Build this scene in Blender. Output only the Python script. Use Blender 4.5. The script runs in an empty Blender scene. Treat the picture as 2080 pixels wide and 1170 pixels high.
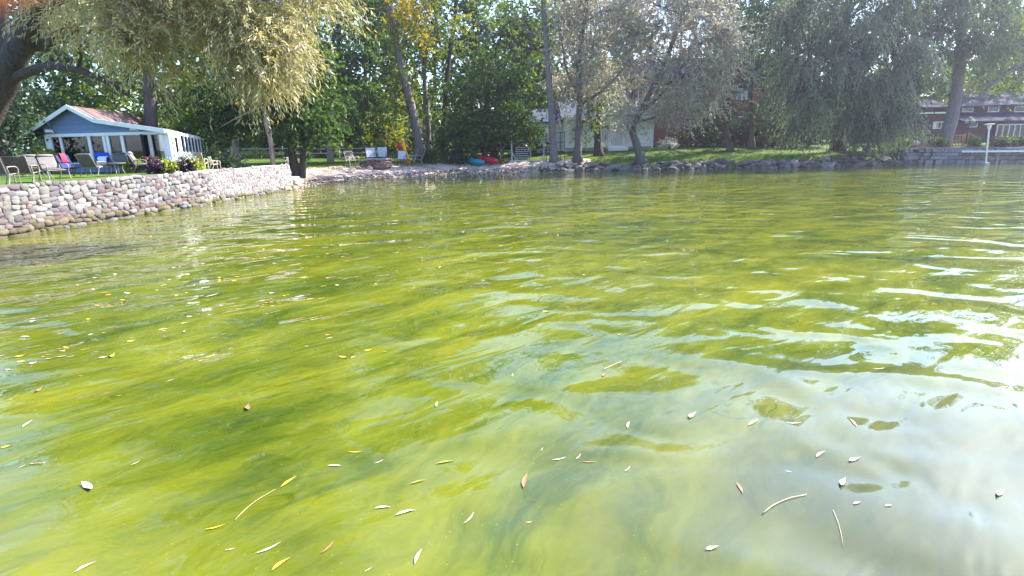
import bpy, bmesh, math, random
import numpy as np
from mathutils import Vector, Matrix, Euler

# ------------------------------------------------------------------ camera, sky, sun, exposure
SC = bpy.context.scene
COL = SC.collection
F = 1155.0; EYE = 2.3; PITCH = math.atan(293 / F); ROLL = math.radians(1.2)
cam_d = bpy.data.cameras.new('camera'); cam = bpy.data.objects.new('camera', cam_d); COL.objects.link(cam)
cam_d.sensor_width = 36.0; cam_d.lens = 36.0 * F / 2080.0
cam_d.dof.use_dof = True; cam_d.dof.focus_distance = 14.0; cam_d.dof.aperture_fstop = 8.3
cam_d.clip_start = 0.005; cam_d.clip_end = 3000
cam.location = (0, 0, EYE)
cam.rotation_mode = 'QUATERNION'
cam.rotation_quaternion = (Euler((math.pi / 2 - PITCH, 0, 0)).to_quaternion() @ Euler((0, 0, -ROLL)).to_quaternion())
SC.camera = cam

SUN_AZ = math.radians(58); SUN_EL = math.radians(40)
SUNV = Vector((math.sin(SUN_AZ) * math.cos(SUN_EL), math.cos(SUN_AZ) * math.cos(SUN_EL), math.sin(SUN_EL)))
W = bpy.data.worlds.new('World'); SC.world = W; W.use_nodes = True
wn = W.node_tree.nodes; wl = W.node_tree.links
sky = wn.new('ShaderNodeTexSky'); sky.sky_type = 'NISHITA'; sky.sun_disc = False
sky.sun_elevation = SUN_EL; sky.sun_rotation = SUN_AZ
sky.air_density = 1.0; sky.dust_density = 1.0; sky.ozone_density = 5.0
bg = wn['Background']; bg.inputs['Strength'].default_value = 0.15
wl.new(sky.outputs['Color'], bg.inputs['Color'])
sun_d = bpy.data.lights.new('sun', 'SUN'); sun = bpy.data.objects.new('sun', sun_d); COL.objects.link(sun)
sun_d.energy = 5.0; sun_d.angle = math.radians(0.5); sun_d.color = (1.0, 0.95, 0.86)
sun.rotation_mode = 'QUATERNION'; sun.rotation_quaternion = SUNV.to_track_quat('Z', 'Y'); sun.location = (30, 10, 40)
SC.view_settings.view_transform = 'Standard'; SC.view_settings.look = 'None'
SC.view_settings.exposure = 2.05; SC.view_settings.gamma = 1.0
SC.cycles.max_bounces = 5; SC.cycles.transparent_max_bounces = 8; SC.cycles.caustics_reflective = False
SC.cycles.caustics_refractive = False; SC.cycles.sample_clamp_indirect = 6.0

# ------------------------------------------------------------------ photo geometry helpers (pixel + depth -> place)
def ray(px, py):
    u = (px - 1040) / F; v = (585 - py) / F
    c, s = math.cos(ROLL), math.sin(ROLL)
    u2 = u * c + v * s; v2 = -u * s + v * c
    return np.array([u2, math.cos(PITCH) + v2 * math.sin(PITCH), -math.sin(PITCH) + v2 * math.cos(PITCH)])
def G(px, py, z=0.0):
    d = ray(px, py); t = (z - EYE) / d[2]; return np.array([0, 0, EYE]) + d * t
def D(px, py, Y):
    d = ray(px, py); return np.array([0, 0, EYE]) + d * (Y / d[1])
def project(p):
    x, y, z = p[0], p[1], p[2] - EYE
    fw = y * math.cos(PITCH) - z * math.sin(PITCH); up = y * math.sin(PITCH) + z * math.cos(PITCH)
    u, v = x / fw, up / fw
    c, s = math.cos(ROLL), math.sin(ROLL)
    return 1040 + F * (u * c - v * s), 585 - F * (u * s + v * c)
def at(px, Y):                                   # the place on the ground seen at column px, Y metres away
    py = 320.0
    for _ in range(6):
        p = D(px, py, Y); z = float(gz(p[0], Y)); py += (p[2] - z) * F / Y
    return np.array([p[0], Y, z])

# ------------------------------------------------------------------ materials
def _nt(name):
    m = bpy.data.materials.new(name); m.use_nodes = True
    nt = m.node_tree; nt.nodes.clear()
    out = nt.nodes.new('ShaderNodeOutputMaterial')
    return m, nt, out
def ramp(nt, fac, stops):
    r = nt.nodes.new('ShaderNodeValToRGB'); e = r.color_ramp.elements
    while len(e) < len(stops): e.new(0.5)
    for i, (p, c) in enumerate(stops):
        e[i].position = p; e[i].color = (*c, 1) if len(c) == 3 else c
    nt.links.new(fac, r.inputs[0]); return r
def noise(nt, vec, scale, detail=4, rough=0.55, dist=0.0):
    n = nt.nodes.new('ShaderNodeTexNoise'); n.inputs['Scale'].default_value = scale
    n.inputs['Detail'].default_value = detail; n.inputs['Roughness'].default_value = rough
    n.inputs['Distortion'].default_value = dist
    if vec is not None: nt.links.new(vec, n.inputs['Vector'])
    return n
def mapping(nt, vec, scale=(1, 1, 1), rot=(0, 0, 0), loc=(0, 0, 0)):
    m = nt.nodes.new('ShaderNodeMapping'); m.inputs['Scale'].default_value = scale
    m.inputs['Rotation'].default_value = rot; m.inputs['Location'].default_value = loc
    nt.links.new(vec, m.inputs['Vector']); return m.outputs[0]
def mat(name, c1, c2=None, rough=0.7, scale=6.0, stretch=(1, 1, 1), bump=0.0, bscale=None, metal=0.0, spec=0.4, var=0.0, world=False):
    """two-tone noise colour, fine bump, optional per-object lightness variation"""
    m, nt, out = _nt(name); L = nt.links
    b = nt.nodes.new('ShaderNodeBsdfPrincipled'); L.new(b.outputs[0], out.inputs[0])
    b.inputs['Roughness'].default_value = rough; b.inputs['Metallic'].default_value = metal
    b.inputs['Specular IOR Level'].default_value = spec
    c2 = c2 or tuple(x * 0.7 for x in c1)
    if world: vec = nt.nodes.new('ShaderNodeNewGeometry').outputs['Position']
    else: vec = nt.nodes.new('ShaderNodeTexCoord').outputs['Object']
    vec = mapping(nt, vec, stretch)
    n = noise(nt, vec, scale, 5, 0.6)
    r = ramp(nt, n.outputs[0], [(0.32, c1), (0.68, c2)])
    col = r.outputs[0]
    if var:
        oi = nt.nodes.new('ShaderNodeObjectInfo')
        h = nt.nodes.new('ShaderNodeHueSaturation'); L.new(col, h.inputs['Color'])
        mr = nt.nodes.new('ShaderNodeMapRange'); L.new(oi.outputs['Random'], mr.inputs[0])
        mr.inputs[3].default_value = 1 - var; mr.inputs[4].default_value = 1 + var
        L.new(mr.outputs[0], h.inputs['Value']); col = h.outputs[0]
    L.new(col, b.inputs['Base Color'])
    if bump:
        n2 = noise(nt, vec, bscale or scale * 3, 4)
        bp = nt.nodes.new('ShaderNodeBump'); bp.inputs['Strength'].default_value = 1.0
        bp.inputs['Distance'].default_value = bump
        L.new(n2.outputs[0], bp.inputs['Height']); L.new(bp.outputs[0], b.inputs['Normal'])
    return m
def leafmat(name, cols, trans=0.35, gloss=0.05, tcol=None):
    m, nt, out = _nt(name); L = nt.links
    g = nt.nodes.new('ShaderNodeNewGeometry')
    n = len(cols)
    r = ramp(nt, g.outputs['Random Per Island'], [(i / max(1, n - 1), c) for i, c in enumerate(cols)])
    # slow colour drift through the crown
    nz = noise(nt, g.outputs['Position'], 0.5, 2)
    h = nt.nodes.new('ShaderNodeHueSaturation'); L.new(r.outputs[0], h.inputs['Color'])
    mr = nt.nodes.new('ShaderNodeMapRange'); L.new(nz.outputs[0], mr.inputs[0])
    mr.inputs[1].default_value = 0.3; mr.inputs[2].default_value = 0.7
    mr.inputs[3].default_value = 0.75; mr.inputs[4].default_value = 1.25
    L.new(mr.outputs[0], h.inputs['Value'])
    d = nt.nodes.new('ShaderNodeBsdfDiffuse'); t = nt.nodes.new('ShaderNodeBsdfTranslucent')
    L.new(h.outputs[0], d.inputs[0])
    hs = nt.nodes.new('ShaderNodeHueSaturation'); hs.inputs['Saturation'].default_value = 1.15
    hs.inputs['Value'].default_value = 1.5; hs.inputs['Hue'].default_value = 0.488
    L.new(h.outputs[0], hs.inputs['Color']); L.new(hs.outputs[0], t.inputs[0])
    mx = nt.nodes.new('ShaderNodeMixShader'); mx.inputs[0].default_value = trans
    L.new(d.outputs[0], mx.inputs[1]); L.new(t.outputs[0], mx.inputs[2])
    gl = nt.nodes.new('ShaderNodeBsdfGlossy'); gl.inputs['Roughness'].default_value = 0.5
    m2 = nt.nodes.new('ShaderNodeMixShader'); m2.inputs[0].default_value = gloss
    L.new(mx.outputs[0], m2.inputs[1]); L.new(gl.outputs[0], m2.inputs[2])
    L.new(m2.outputs[0], out.inputs[0])
    return m
def glassmat(name, tint=(0.9, 0.93, 0.95)):
    m, nt, out = _nt(name); L = nt.links
    tr = nt.nodes.new('ShaderNodeBsdfTransparent'); tr.inputs[0].default_value = (*tint, 1)
    gl = nt.nodes.new('ShaderNodeBsdfGlossy'); gl.inputs['Roughness'].default_value = 0.01
    fr = nt.nodes.new('ShaderNodeFresnel'); fr.inputs[0].default_value = 1.7
    mx = nt.nodes.new('ShaderNodeMixShader'); L.new(fr.outputs[0], mx.inputs[0])
    L.new(tr.outputs[0], mx.inputs[1]); L.new(gl.outputs[0], mx.inputs[2]); L.new(mx.outputs[0], out.inputs[0])
    return m

M = {}
M['white'] = mat('white_paint', (0.78, 0.78, 0.80), (0.66, 0.66, 0.69), 0.55, 3, bump=0.002, bscale=20)
M['blue'] = mat('blue_siding_paint', (0.15, 0.22, 0.38), (0.115, 0.175, 0.32), 0.6, 4, (1, 1, 4), 0.003, 30, var=0.12)
M['roof_red'] = mat('weathered_red_roofing', (0.185, 0.12, 0.108), (0.11, 0.075, 0.068), 0.85, 1.4, bump=0.01, bscale=25, world=True, spec=0.05)
M['roof_blue'] = mat('blue_grey_shingle', (0.10, 0.12, 0.18), (0.07, 0.085, 0.13), 0.85, 3, bump=0.01, bscale=20, world=True, spec=0.03)
M['roof_grey'] = mat('purple_grey_shingle', (0.055, 0.055, 0.08), (0.035, 0.035, 0.055), 0.85, 2, bump=0.01, bscale=18, world=True, spec=0.03)
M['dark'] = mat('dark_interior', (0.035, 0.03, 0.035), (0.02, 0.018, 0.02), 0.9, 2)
M['glass'] = glassmat('window_glass')
M['curtain_sheen'] = mat('pale_lavender_curtain_sheen', (0.78, 0.78, 0.86), (0.68, 0.68, 0.80), 0.9, 3, (6, 6, 0.6))  # curtains, and in one pane sky reflection put into the colour
M['siding_white'] = mat('white_clapboard', (0.80, 0.80, 0.82), (0.72, 0.72, 0.75), 0.6, 3, bump=0.002, bscale=20, var=0.05)
M['brick'] = mat('red_brick', (0.30, 0.10, 0.07), (0.20, 0.07, 0.05), 0.85, 3, bump=0.008, bscale=30, world=True)
M['maroon'] = mat('dark_red_siding', (0.10, 0.04, 0.042), (0.065, 0.028, 0.032), 0.75, 2, (1, 1, 5), 0.004, 20)
M['concrete'] = mat('grey_concrete', (0.38, 0.37, 0.35), (0.28, 0.27, 0.25), 0.85, 5, bump=0.004, bscale=30)
M['mortar'] = mat('pale_mortar', (0.12, 0.109, 0.117), (0.075, 0.068, 0.073), 0.95, 7, bump=0.012, bscale=30)
M['limewash'] = mat('whitewashed_mortar', (0.55, 0.52, 0.53), (0.42, 0.39, 0.40), 0.95, 5, bump=0.015, bscale=25)
stone_cols = {'white': (0.205, 0.192, 0.197), 'cream': (0.165, 0.152, 0.143), 'pink': (0.142, 0.107, 0.109), 'mauve': (0.098, 0.080, 0.092),
              'grey': (0.115, 0.109, 0.119), 'rose': (0.113, 0.076, 0.073), 'tan': (0.125, 0.103, 0.065), 'ochre': (0.085, 0.067, 0.036), 'moss': (0.058, 0.066, 0.014)}
for k, c in stone_cols.items():
    M['st_' + k] = mat(k + '_fieldstone', c, tuple(x * 0.72 for x in c), 0.85, 11, bump=0.014, bscale=34, var=0.22, world=True)
M['rock'] = mat('weathered_shore_rock', (0.15, 0.13, 0.125), (0.05, 0.045, 0.042), 0.9, 3.5, bump=0.03, bscale=9, var=0.3, world=True)
M['rock_pink'] = mat('pinkish_shore_rock', (0.25, 0.185, 0.17), (0.12, 0.09, 0.085), 0.9, 3.5, bump=0.03, bscale=9, var=0.25, world=True)
M['block'] = mat('mottled_wall_block', (0.36, 0.30, 0.31), (0.20, 0.165, 0.175), 0.9, 5, bump=0.02, bscale=14, var=0.3, world=True)
M['bark'] = mat('grey_brown_bark', (0.17, 0.135, 0.115), (0.07, 0.055, 0.05), 0.95, 5, (3, 3, 0.5), 0.05, 8, world=True)
M['bark_pale'] = mat('pale_bark', (0.36, 0.27, 0.23), (0.18, 0.13, 0.11), 0.95, 5, (3, 3, 0.5), 0.04, 8, world=True)
M['bark_dark'] = mat('dark_bark', (0.085, 0.065, 0.06), (0.035, 0.028, 0.027), 0.95, 5, (3, 3, 0.5), 0.05, 8, world=True)
M['bark_lilac'] = mat('grey_lilac_bark', (0.24, 0.20, 0.20), (0.12, 0.10, 0.10), 0.95, 5, (3, 3, 0.5), 0.04, 8, world=True)
M['wood_grey'] = mat('weathered_fence_wood', (0.42, 0.38, 0.34), (0.26, 0.23, 0.21), 0.85, 6, (1, 1, 1), 0.01, 20, var=0.15)
M['wood_orange'] = mat('orange_cedar', (0.45, 0.23, 0.12), (0.33, 0.16, 0.08), 0.7, 5, (1, 1, 0.3), 0.004, 20)
M['tan_frame'] = mat('taupe_powder_coat', (0.27, 0.235, 0.21), (0.22, 0.19, 0.17), 0.45, 6)
M['sling'] = mat('grey_beige_sling', (0.15, 0.137, 0.137), (0.12, 0.11, 0.11), 0.85, 8, bump=0.003, bscale=60)
M['sling_back'] = mat('dark_taupe_sling', (0.12, 0.10, 0.095), (0.09, 0.075, 0.07), 0.85, 8, bump=0.003, bscale=60)
M['sling_brown'] = mat('brown_mesh_sling', (0.17, 0.13, 0.12), (0.12, 0.09, 0.085), 0.85, 8)
M['sling_white'] = mat('white_mesh_sling', (0.62, 0.62, 0.70), (0.55, 0.55, 0.63), 0.8, 8)
M['wicker'] = mat('tan_webbing', (0.40, 0.26, 0.13), (0.30, 0.18, 0.09), 0.85, 8, (1, 1, 8), 0.006, 20)
M['cream_frame'] = mat('cream_painted_metal', (0.72, 0.62, 0.47), (0.62, 0.53, 0.40), 0.5, 6)
M['black'] = mat('black_metal', (0.018, 0.018, 0.02), (0.01, 0.01, 0.012), 0.4, 6)
M['grey_metal'] = mat('galvanised_metal', (0.40, 0.40, 0.43), (0.30, 0.30, 0.33), 0.45, 5, metal=0.3)
M['dark_metal'] = mat('dark_iron', (0.05, 0.05, 0.055), (0.03, 0.03, 0.035), 0.6, 5)
M['towel_blue'] = mat('royal_blue_towel', (0.02, 0.08, 0.62), (0.02, 0.06, 0.45), 0.95, 5, bump=0.01, bscale=30)
M['towel_white'] = mat('white_towel', (0.70, 0.72, 0.80), (0.60, 0.62, 0.72), 0.95, 5, bump=0.01, bscale=30)
M['towel_pattern'] = mat('blue_patterned_towel', (0.62, 0.66, 0.85), (0.14, 0.22, 0.62), 0.95, 9, bump=0.01, bscale=30)
M['navy'] = mat('navy_canvas', (0.02, 0.03, 0.20), (0.015, 0.02, 0.13), 0.9, 6)
M['red'] = mat('red_cloth', (0.62, 0.03, 0.05), (0.5, 0.02, 0.04), 0.8, 6)
M['kayak_red'] = mat('red_plastic', (0.60, 0.015, 0.04), (0.48, 0.012, 0.03), 0.35, 3)
M['kayak_teal'] = mat('teal_plastic', (0.0, 0.30, 0.42), (0.0, 0.24, 0.34), 0.35, 3)
M['yellow'] = mat('yellow_plastic', (0.85, 0.42, 0.01), (0.75, 0.35, 0.01), 0.4, 3)
M['pitstone'] = mat('fire_pit_stone', (0.34, 0.19, 0.18), (0.20, 0.11, 0.11), 0.9, 5, bump=0.02, bscale=15, var=0.4)
M['terracotta'] = mat('terracotta', (0.50, 0.22, 0.13), (0.4, 0.17, 0.1), 0.8, 6)
M['pale_rock'] = mat('pale_boulder', (0.62, 0.50, 0.40), (0.46, 0.34, 0.27), 0.85, 4, bump=0.02, bscale=12)
M['hedge'] = None

# leaves
M['L_willow'] = leafmat('golden_willow_leaf', [(0.17, 0.18, 0.075), (0.34, 0.32, 0.18), (0.25, 0.26, 0.12), (0.46, 0.35, 0.14), (0.21, 0.22, 0.09)], 0.45, 0.08)
M['L_silver'] = leafmat('silvery_willow_leaf', [(0.18, 0.185, 0.12), (0.34, 0.31, 0.235), (0.24, 0.245, 0.16), (0.43, 0.37, 0.295)], 0.52, 0.08)
M['L_blue'] = leafmat('blue_green_willow_leaf', [(0.045, 0.078, 0.042), (0.085, 0.125, 0.065), (0.06, 0.095, 0.048), (0.13, 0.16, 0.08)], 0.46, 0.04)
M['L_blue_sunlit'] = leafmat('sunlit_tone_willow_leaf', [(0.13, 0.16, 0.10), (0.20, 0.22, 0.14), (0.16, 0.19, 0.11), (0.27, 0.27, 0.17)], 0.5, 0.07)  # lighter copy of the willow leaf, sunlight put into its colour
M['L_maple'] = leafmat('maple_leaf', [(0.030, 0.066, 0.015), (0.055, 0.105, 0.02), (0.04, 0.08, 0.022), (0.10, 0.15, 0.028)], 0.34, 0.02)
M['L_green'] = leafmat('mid_green_leaf', [(0.055, 0.10, 0.022), (0.10, 0.155, 0.03), (0.075, 0.12, 0.025), (0.17, 0.20, 0.04)], 0.45, 0.02)
M['L_yellow'] = leafmat('yellowing_leaf', [(0.12, 0.17, 0.03), (0.20, 0.24, 0.035), (0.15, 0.20, 0.03), (0.17, 0.21, 0.035), (0.42, 0.34, 0.03), (0.14, 0.18, 0.03)], 0.48, 0.02)
M['L_gold'] = leafmat('gold_leaf', [(0.60, 0.42, 0.03), (0.50, 0.38, 0.04), (0.35, 0.32, 0.04)], 0.4, 0.05)
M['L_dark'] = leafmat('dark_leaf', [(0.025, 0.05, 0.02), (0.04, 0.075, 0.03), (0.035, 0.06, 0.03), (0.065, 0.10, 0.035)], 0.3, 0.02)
M['L_rust'] = leafmat('rust_leaf', [(0.25, 0.09, 0.04), (0.18, 0.09, 0.04), (0.12, 0.10, 0.04), (0.30, 0.13, 0.05)], 0.4, 0.04)
M['L_lime'] = leafmat('lime_foliage', [(0.26, 0.30, 0.02), (0.18, 0.24, 0.02), (0.34, 0.34, 0.03)], 0.35, 0.05)
M['L_purple'] = leafmat('purple_foliage', [(0.035, 0.012, 0.03), (0.055, 0.015, 0.04), (0.04, 0.015, 0.04)], 0.25, 0.06)
M['L_whiteflower'] = leafmat('white_flower_petal', [(0.75, 0.75, 0.72), (0.65, 0.68, 0.62), (0.10, 0.16, 0.05)], 0.3, 0.03)
M['L_pinkflower'] = leafmat('pink_flower_petal', [(0.05, 0.09, 0.03), (0.06, 0.09, 0.03), (0.05, 0.08, 0.03), (0.40, 0.06, 0.16), (0.05, 0.09, 0.03), (0.06, 0.1, 0.03)], 0.3, 0.03)
M['L_grass'] = leafmat('grass_blade', [(0.06, 0.12, 0.02), (0.10, 0.17, 0.025), (0.15, 0.19, 0.04), (0.22, 0.20, 0.06)], 0.4, 0.03)

# ------------------------------------------------------------------ mesh helpers
class MB:
    def __init__(s): s.v = []; s.f = []
    def add(s, vs, fs):
        o = len(s.v); s.v += [tuple(map(float, p)) for p in vs]; s.f += [tuple(i + o for i in f) for f in fs]; return s
    def box(s, c, d, rz=0.0, rot=None):
        hx, hy, hz = d[0] / 2, d[1] / 2, d[2] / 2
        R = rot or Matrix.Rotation(rz, 3, 'Z')
        vs = [Vector(c) + R @ Vector((x * hx, y * hy, z * hz)) for z in (-1, 1) for y in (-1, 1) for x in (-1, 1)]
        return s.add(vs, [(0, 2, 3, 1), (4, 5, 7, 6), (0, 1, 5, 4), (2, 6, 7, 3), (0, 4, 6, 2), (1, 3, 7, 5)])
    def bar(s, a, b, w, h=None):                 # a box beam from a to b
        a, b = Vector(a), Vector(b); d = b - a; L = d.length
        up = Vector((0, 0, 1)) if abs(d.normalized().z) < 0.95 else Vector((0, 1, 0))
        x = d.normalized(); y = up.cross(x).normalized(); z = x.cross(y)
        R = Matrix((x, y, z)).transposed()
        return s.box((a + b) / 2, (L, w, h or w), rot=R)
    def tube(s, pts, r, n=8, cap=True, wob=0.0, rng=None):
        pts = [Vector(p) for p in pts]; k = len(pts)
        rs = r if hasattr(r, '__len__') else [r] * k
        o = len(s.v); x = None
        for i, p in enumerate(pts):
            t = (pts[min(i + 1, k - 1)] - pts[max(i - 1, 0)]).normalized()
            if x is None:
                x = t.cross(Vector((0, 0, 1)) if abs(t.z) < 0.9 else Vector((0, 1, 0))).normalized()
            else:
                x = (x - t * x.dot(t)).normalized()
            y = t.cross(x)
            for j in range(n):
                a = 2 * math.pi * j / n
                q = rs[i] * (1 + (rng.uniform(-wob, wob) if wob else 0))
                s.v.append(tuple(p + (x * math.cos(a) + y * math.sin(a)) * q))
        for i in range(k - 1):
            for j in range(n):
                a, b = o + i * n + j, o + i * n + (j + 1) % n
                s.f.append((a, b, b + n, a + n))
        if cap:
            s.f.append(tuple(o + j for j in range(n))[::-1]); s.f.append(tuple(o + (k - 1) * n + j for j in range(n)))
        return s
    def lathe(s, prof, n=16, c=(0, 0, 0)):
        o = len(s.v)
        for r, z in prof:
            for j in range(n):
                a = 2 * math.pi * j / n; s.v.append((c[0] + r * math.cos(a), c[1] + r * math.sin(a), c[2] + z))
        for i in range(len(prof) - 1):
            for j in range(n):
                a, b = o + i * n + j, o + i * n + (j + 1) % n
                s.f.append((a, b, b + n, a + n))
        s.f.append(tuple(o + j for j in range(n))[::-1]); s.f.append(tuple(o + (len(prof) - 1) * n + j for j in range(n)))
        return s
    def prism(s, poly, ext):                     # closed polygon of 3-D points, extruded by ext
        n = len(poly); e = Vector(ext)
        a = [Vector(p) for p in poly]; b = [p + e for p in a]
        return s.add(a + b, [tuple(range(n))[::-1], tuple(range(n, 2 * n))] + [(i, (i + 1) % n, n + (i + 1) % n, n + i) for i in range(n)])
    def sheet(s, rows):                          # grid of points
        k, n = len(rows), len(rows[0])
        return s.add([p for r in rows for p in r], [(i * n + j, i * n + j + 1, (i + 1) * n + j + 1, (i + 1) * n + j) for i in range(k - 1) for j in range(n - 1)])
    def mesh(s, name, m=None, smooth=False):
        me = bpy.data.meshes.new(name); me.from_pydata(s.v, [], s.f); me.update()
        bm = bmesh.new(); bm.from_mesh(me); bmesh.ops.recalc_face_normals(bm, faces=bm.faces); bm.to_mesh(me); bm.free()
        if m: me.materials.append(m)
        if smooth: me.polygons.foreach_set('use_smooth', [True] * len(me.polygons))
        return me
    def build(s, name, m, parent=None, smooth=False, loc=None, bevel=0.0):
        o = link(name, s.mesh(name, m, smooth), parent)
        if loc is not None: o.location = loc
        if bevel:
            b = o.modifiers.new('bevel', 'BEVEL'); b.width = bevel; b.segments = 2; b.limit_method = 'ANGLE'
        return o
def link(name, data, parent=None):
    o = bpy.data.objects.new(name, data); COL.objects.link(o); o.parent = parent; return o
def tag(o, label=None, cat=None, group=None, kind=None):
    for k, v in (('label', label), ('category', cat), ('group', group), ('kind', kind)):
        if v: o[k] = v
    return o
def thing(name, label, cat, loc=(0, 0, 0), rz=0.0, group=None, scale=1.0):
    o = link(name, None); o.location = tuple(map(float, loc)); o.rotation_euler = (0, 0, rz); o.scale = (scale,) * 3
    o.empty_display_size = 0.2
    return tag(o, label, cat, group)
def copy_tree(o, parent=None):
    c = o.copy(); COL.objects.link(c); c.parent = parent
    for ch in list(o.children): copy_tree(ch, c)
    return c
def npmesh(name, V, n_per, m, smooth=False):     # V: (k*n_per,3); every n_per verts make one polygon
    V = np.asarray(V, np.float32).reshape(-1, 3); k = len(V) // n_per
    me = bpy.data.meshes.new(name)
    me.vertices.add(len(V)); me.vertices.foreach_set('co', V.ravel())
    me.loops.add(len(V)); me.loops.foreach_set('vertex_index', np.arange(len(V), dtype=np.int32))
    me.polygons.add(k); me.polygons.foreach_set('loop_start', np.arange(0, len(V), n_per, dtype=np.int32))
    if smooth: me.polygons.foreach_set('use_smooth', np.ones(k, bool))
    me.update(calc_edges=True); me.materials.append(m)
    return me
def unit(a): return a / (np.linalg.norm(a, axis=-1, keepdims=True) + 1e-9)

# ------------------------------------------------------------------ terrain
SHORE = np.array([(-24, -90), (-15.4, 0), (-14.75, 10), (-14.4, 16), (-14.2, 18.6), (-13.7, 21.6), (-13.15, 26.2), (-12.5, 33.2),
                  (-12.0, 40.2), (-8.9, 44.3), (-3.2, 48.6), (4.3, 48.9), (10.7, 47.7), (18.5, 46.8), (28.5, 47.6), (34.5, 49.6),
                  (40.1, 45.1), (50, 38), (90, 20), (200, -60)], float)
SEG = np.linalg.norm(np.diff(SHORE, axis=0), axis=1); ARC = np.concatenate([[0], np.cumsum(SEG)])
LAND = np.vstack([SHORE, [(900, -60), (900, 900), (-900, 900), (-900, -90)]])
def shore_dist(x, y):
    x = np.asarray(x, float); y = np.asarray(y, float); shp = x.shape
    P = np.stack([x.ravel(), y.ravel()], 1)
    best = np.full(len(P), 1e9); arc = np.zeros(len(P))
    for i in range(len(SHORE) - 1):
        a = SHORE[i]; d = SHORE[i + 1] - a
        t = np.clip(((P - a) @ d) / (d @ d), 0, 1); q = a + t[:, None] * d
        r = np.hypot(*(P - q).T); k = r < best
        best[k] = r[k]; arc[k] = (ARC[i] + t * SEG[i])[k]
    ins = np.zeros(len(P), bool); n = len(LAND); j = n - 1
    for i in range(n):
        xi, yi = LAND[i]; xj, yj = LAND[j]
        c = ((yi > P[:, 1]) != (yj > P[:, 1])) & (P[:, 0] < (xj - xi) * (P[:, 1] - yi) / (yj - yi + 1e-12) + xi)
        ins ^= c; j = i
    return np.where(ins, best, -best).reshape(shp), arc.reshape(shp)
A_WALL = ARC[7] - 0.6; A_BEACH = ARC[11] - 1.0; A_ROCK = ARC[15]
PROF = [([-8, -0.3, 0.05, 0.4, 8, 20, 45, 200], [-1.5, -1.2, -0.6, 1.28, 1.33, 1.5, 1.75, 3.5]),
        ([-8, 0, 1.2, 3.2, 7, 20, 45, 200], [-1.6, -0.02, 0.34, 0.74, 1.0, 1.4, 1.75, 3.5]),
        ([-8, -0.3, 0.3, 1.4, 4, 11, 30, 200], [-1.6, -0.3, 0.15, 0.82, 1.0, 1.62, 1.8, 3.5]),
        ([-8, -0.3, 0.05, 0.5, 4, 11, 30, 200], [-1.6, -1.2, -0.6, 1.12, 1.2, 1.4, 1.7, 3.5])]
def gz(x, y):
    d, a = shore_dist(np.asarray(x, float), np.asarray(y, float))
    zs = [np.interp(d, *p) for p in PROF]
    def st(c, w): return np.clip((a - c) / w + 0.5, 0, 1)
    w1, w2, w3 = st(A_WALL, 1.2), st(A_BEACH, 3.0), st(A_ROCK, 1.5)
    z = zs[0] * (1 - w1) + w1 * (zs[1] * (1 - w2) + w2 * (zs[2] * (1 - w3) + w3 * zs[3]))
    return z + 0.03 * np.sin(np.asarray(x) * 0.9 + np.asarray(y) * 0.37) * (d > 2) * 0.6

M['lawn'] = None
def ground_material():
    m, nt, out = _nt('lawn_grass'); L = nt.links
    b = nt.nodes.new('ShaderNodeBsdfPrincipled'); L.new(b.outputs[0], out.inputs[0])
    b.inputs['Roughness'].default_value = 0.95; b.inputs['Specular IOR Level'].default_value = 0.1
    pos = nt.nodes.new('ShaderNodeNewGeometry').outputs['Position']
    n1 = noise(nt, pos, 0.35, 3); n2 = noise(nt, pos, 9, 5)
    r1 = ramp(nt, n1.outputs[0], [(0.3, (0.045, 0.088, 0.013)), (0.55, (0.075, 0.125, 0.018)), (0.72, (0.125, 0.14, 0.033))])
    r2 = ramp(nt, n2.outputs[0], [(0.3, (0.6, 0.6, 0.6)), (0.7, (1.2, 1.2, 1.2))])
    mx = nt.nodes.new('ShaderNodeMix'); mx.data_type = 'RGBA'; mx.blend_type = 'MULTIPLY'; mx.inputs[0].default_value = 1
    L.new(r1.outputs[0], mx.inputs[6]); L.new(r2.outputs[0], mx.inputs[7]); L.new(mx.outputs[2], b.inputs['Base Color'])
    bp = nt.nodes.new('ShaderNodeBump'); bp.inputs['Distance'].default_value = 0.05
    L.new(n2.outputs[0], bp.inputs['Height']); L.new(bp.outputs[0], b.inputs['Normal'])
    return m
def grid_mesh(name, xs, ys, zf, m, keep=None):
    X, Y = np.meshgrid(xs, ys); Z = zf(X, Y)
    nx, ny = len(xs), len(ys)
    V = np.stack([X, Y, Z], -1).reshape(-1, 3)
    i = np.arange(ny - 1)[:, None] * nx + np.arange(nx - 1)[None, :]
    Q = np.stack([i, i + 1, i + 1 + nx, i + nx], -1).reshape(-1, 4)
    if keep is not None:
        k = keep(X, Y).reshape(-1); Q = Q[k[Q].all(1)]
    me = bpy.data.meshes.new(name)
    me.vertices.add(len(V)); me.vertices.foreach_set('co', V.astype(np.float32).ravel())
    me.loops.add(Q.size); me.loops.foreach_set('vertex_index', Q.astype(np.int32).ravel())
    me.polygons.add(len(Q)); me.polygons.foreach_set('loop_start', np.arange(0, Q.size, 4, dtype=np.int32))
    me.polygons.foreach_set('use_smooth', np.ones(len(Q), bool))
    me.update(calc_edges=True); me.materials.append(m)
    return link(name, me)
far = [-900, -500, -300, -200, -140, -100, -75, -60, -50]
xs = np.array(far + list(np.arange(-42, 62, 0.55)) + [66, 72, 80, 95, 120, 160, 220, 320, 500, 900])
ys = np.array([-90, -60, -40, -25, -12, -5] + list(np.arange(0, 72, 0.55)) + [75, 80, 88, 100, 120, 160, 220, 320, 500, 900])
ground = grid_mesh('lawn_ground', xs, ys, gz, ground_material()); tag(ground, kind='structure')

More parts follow.
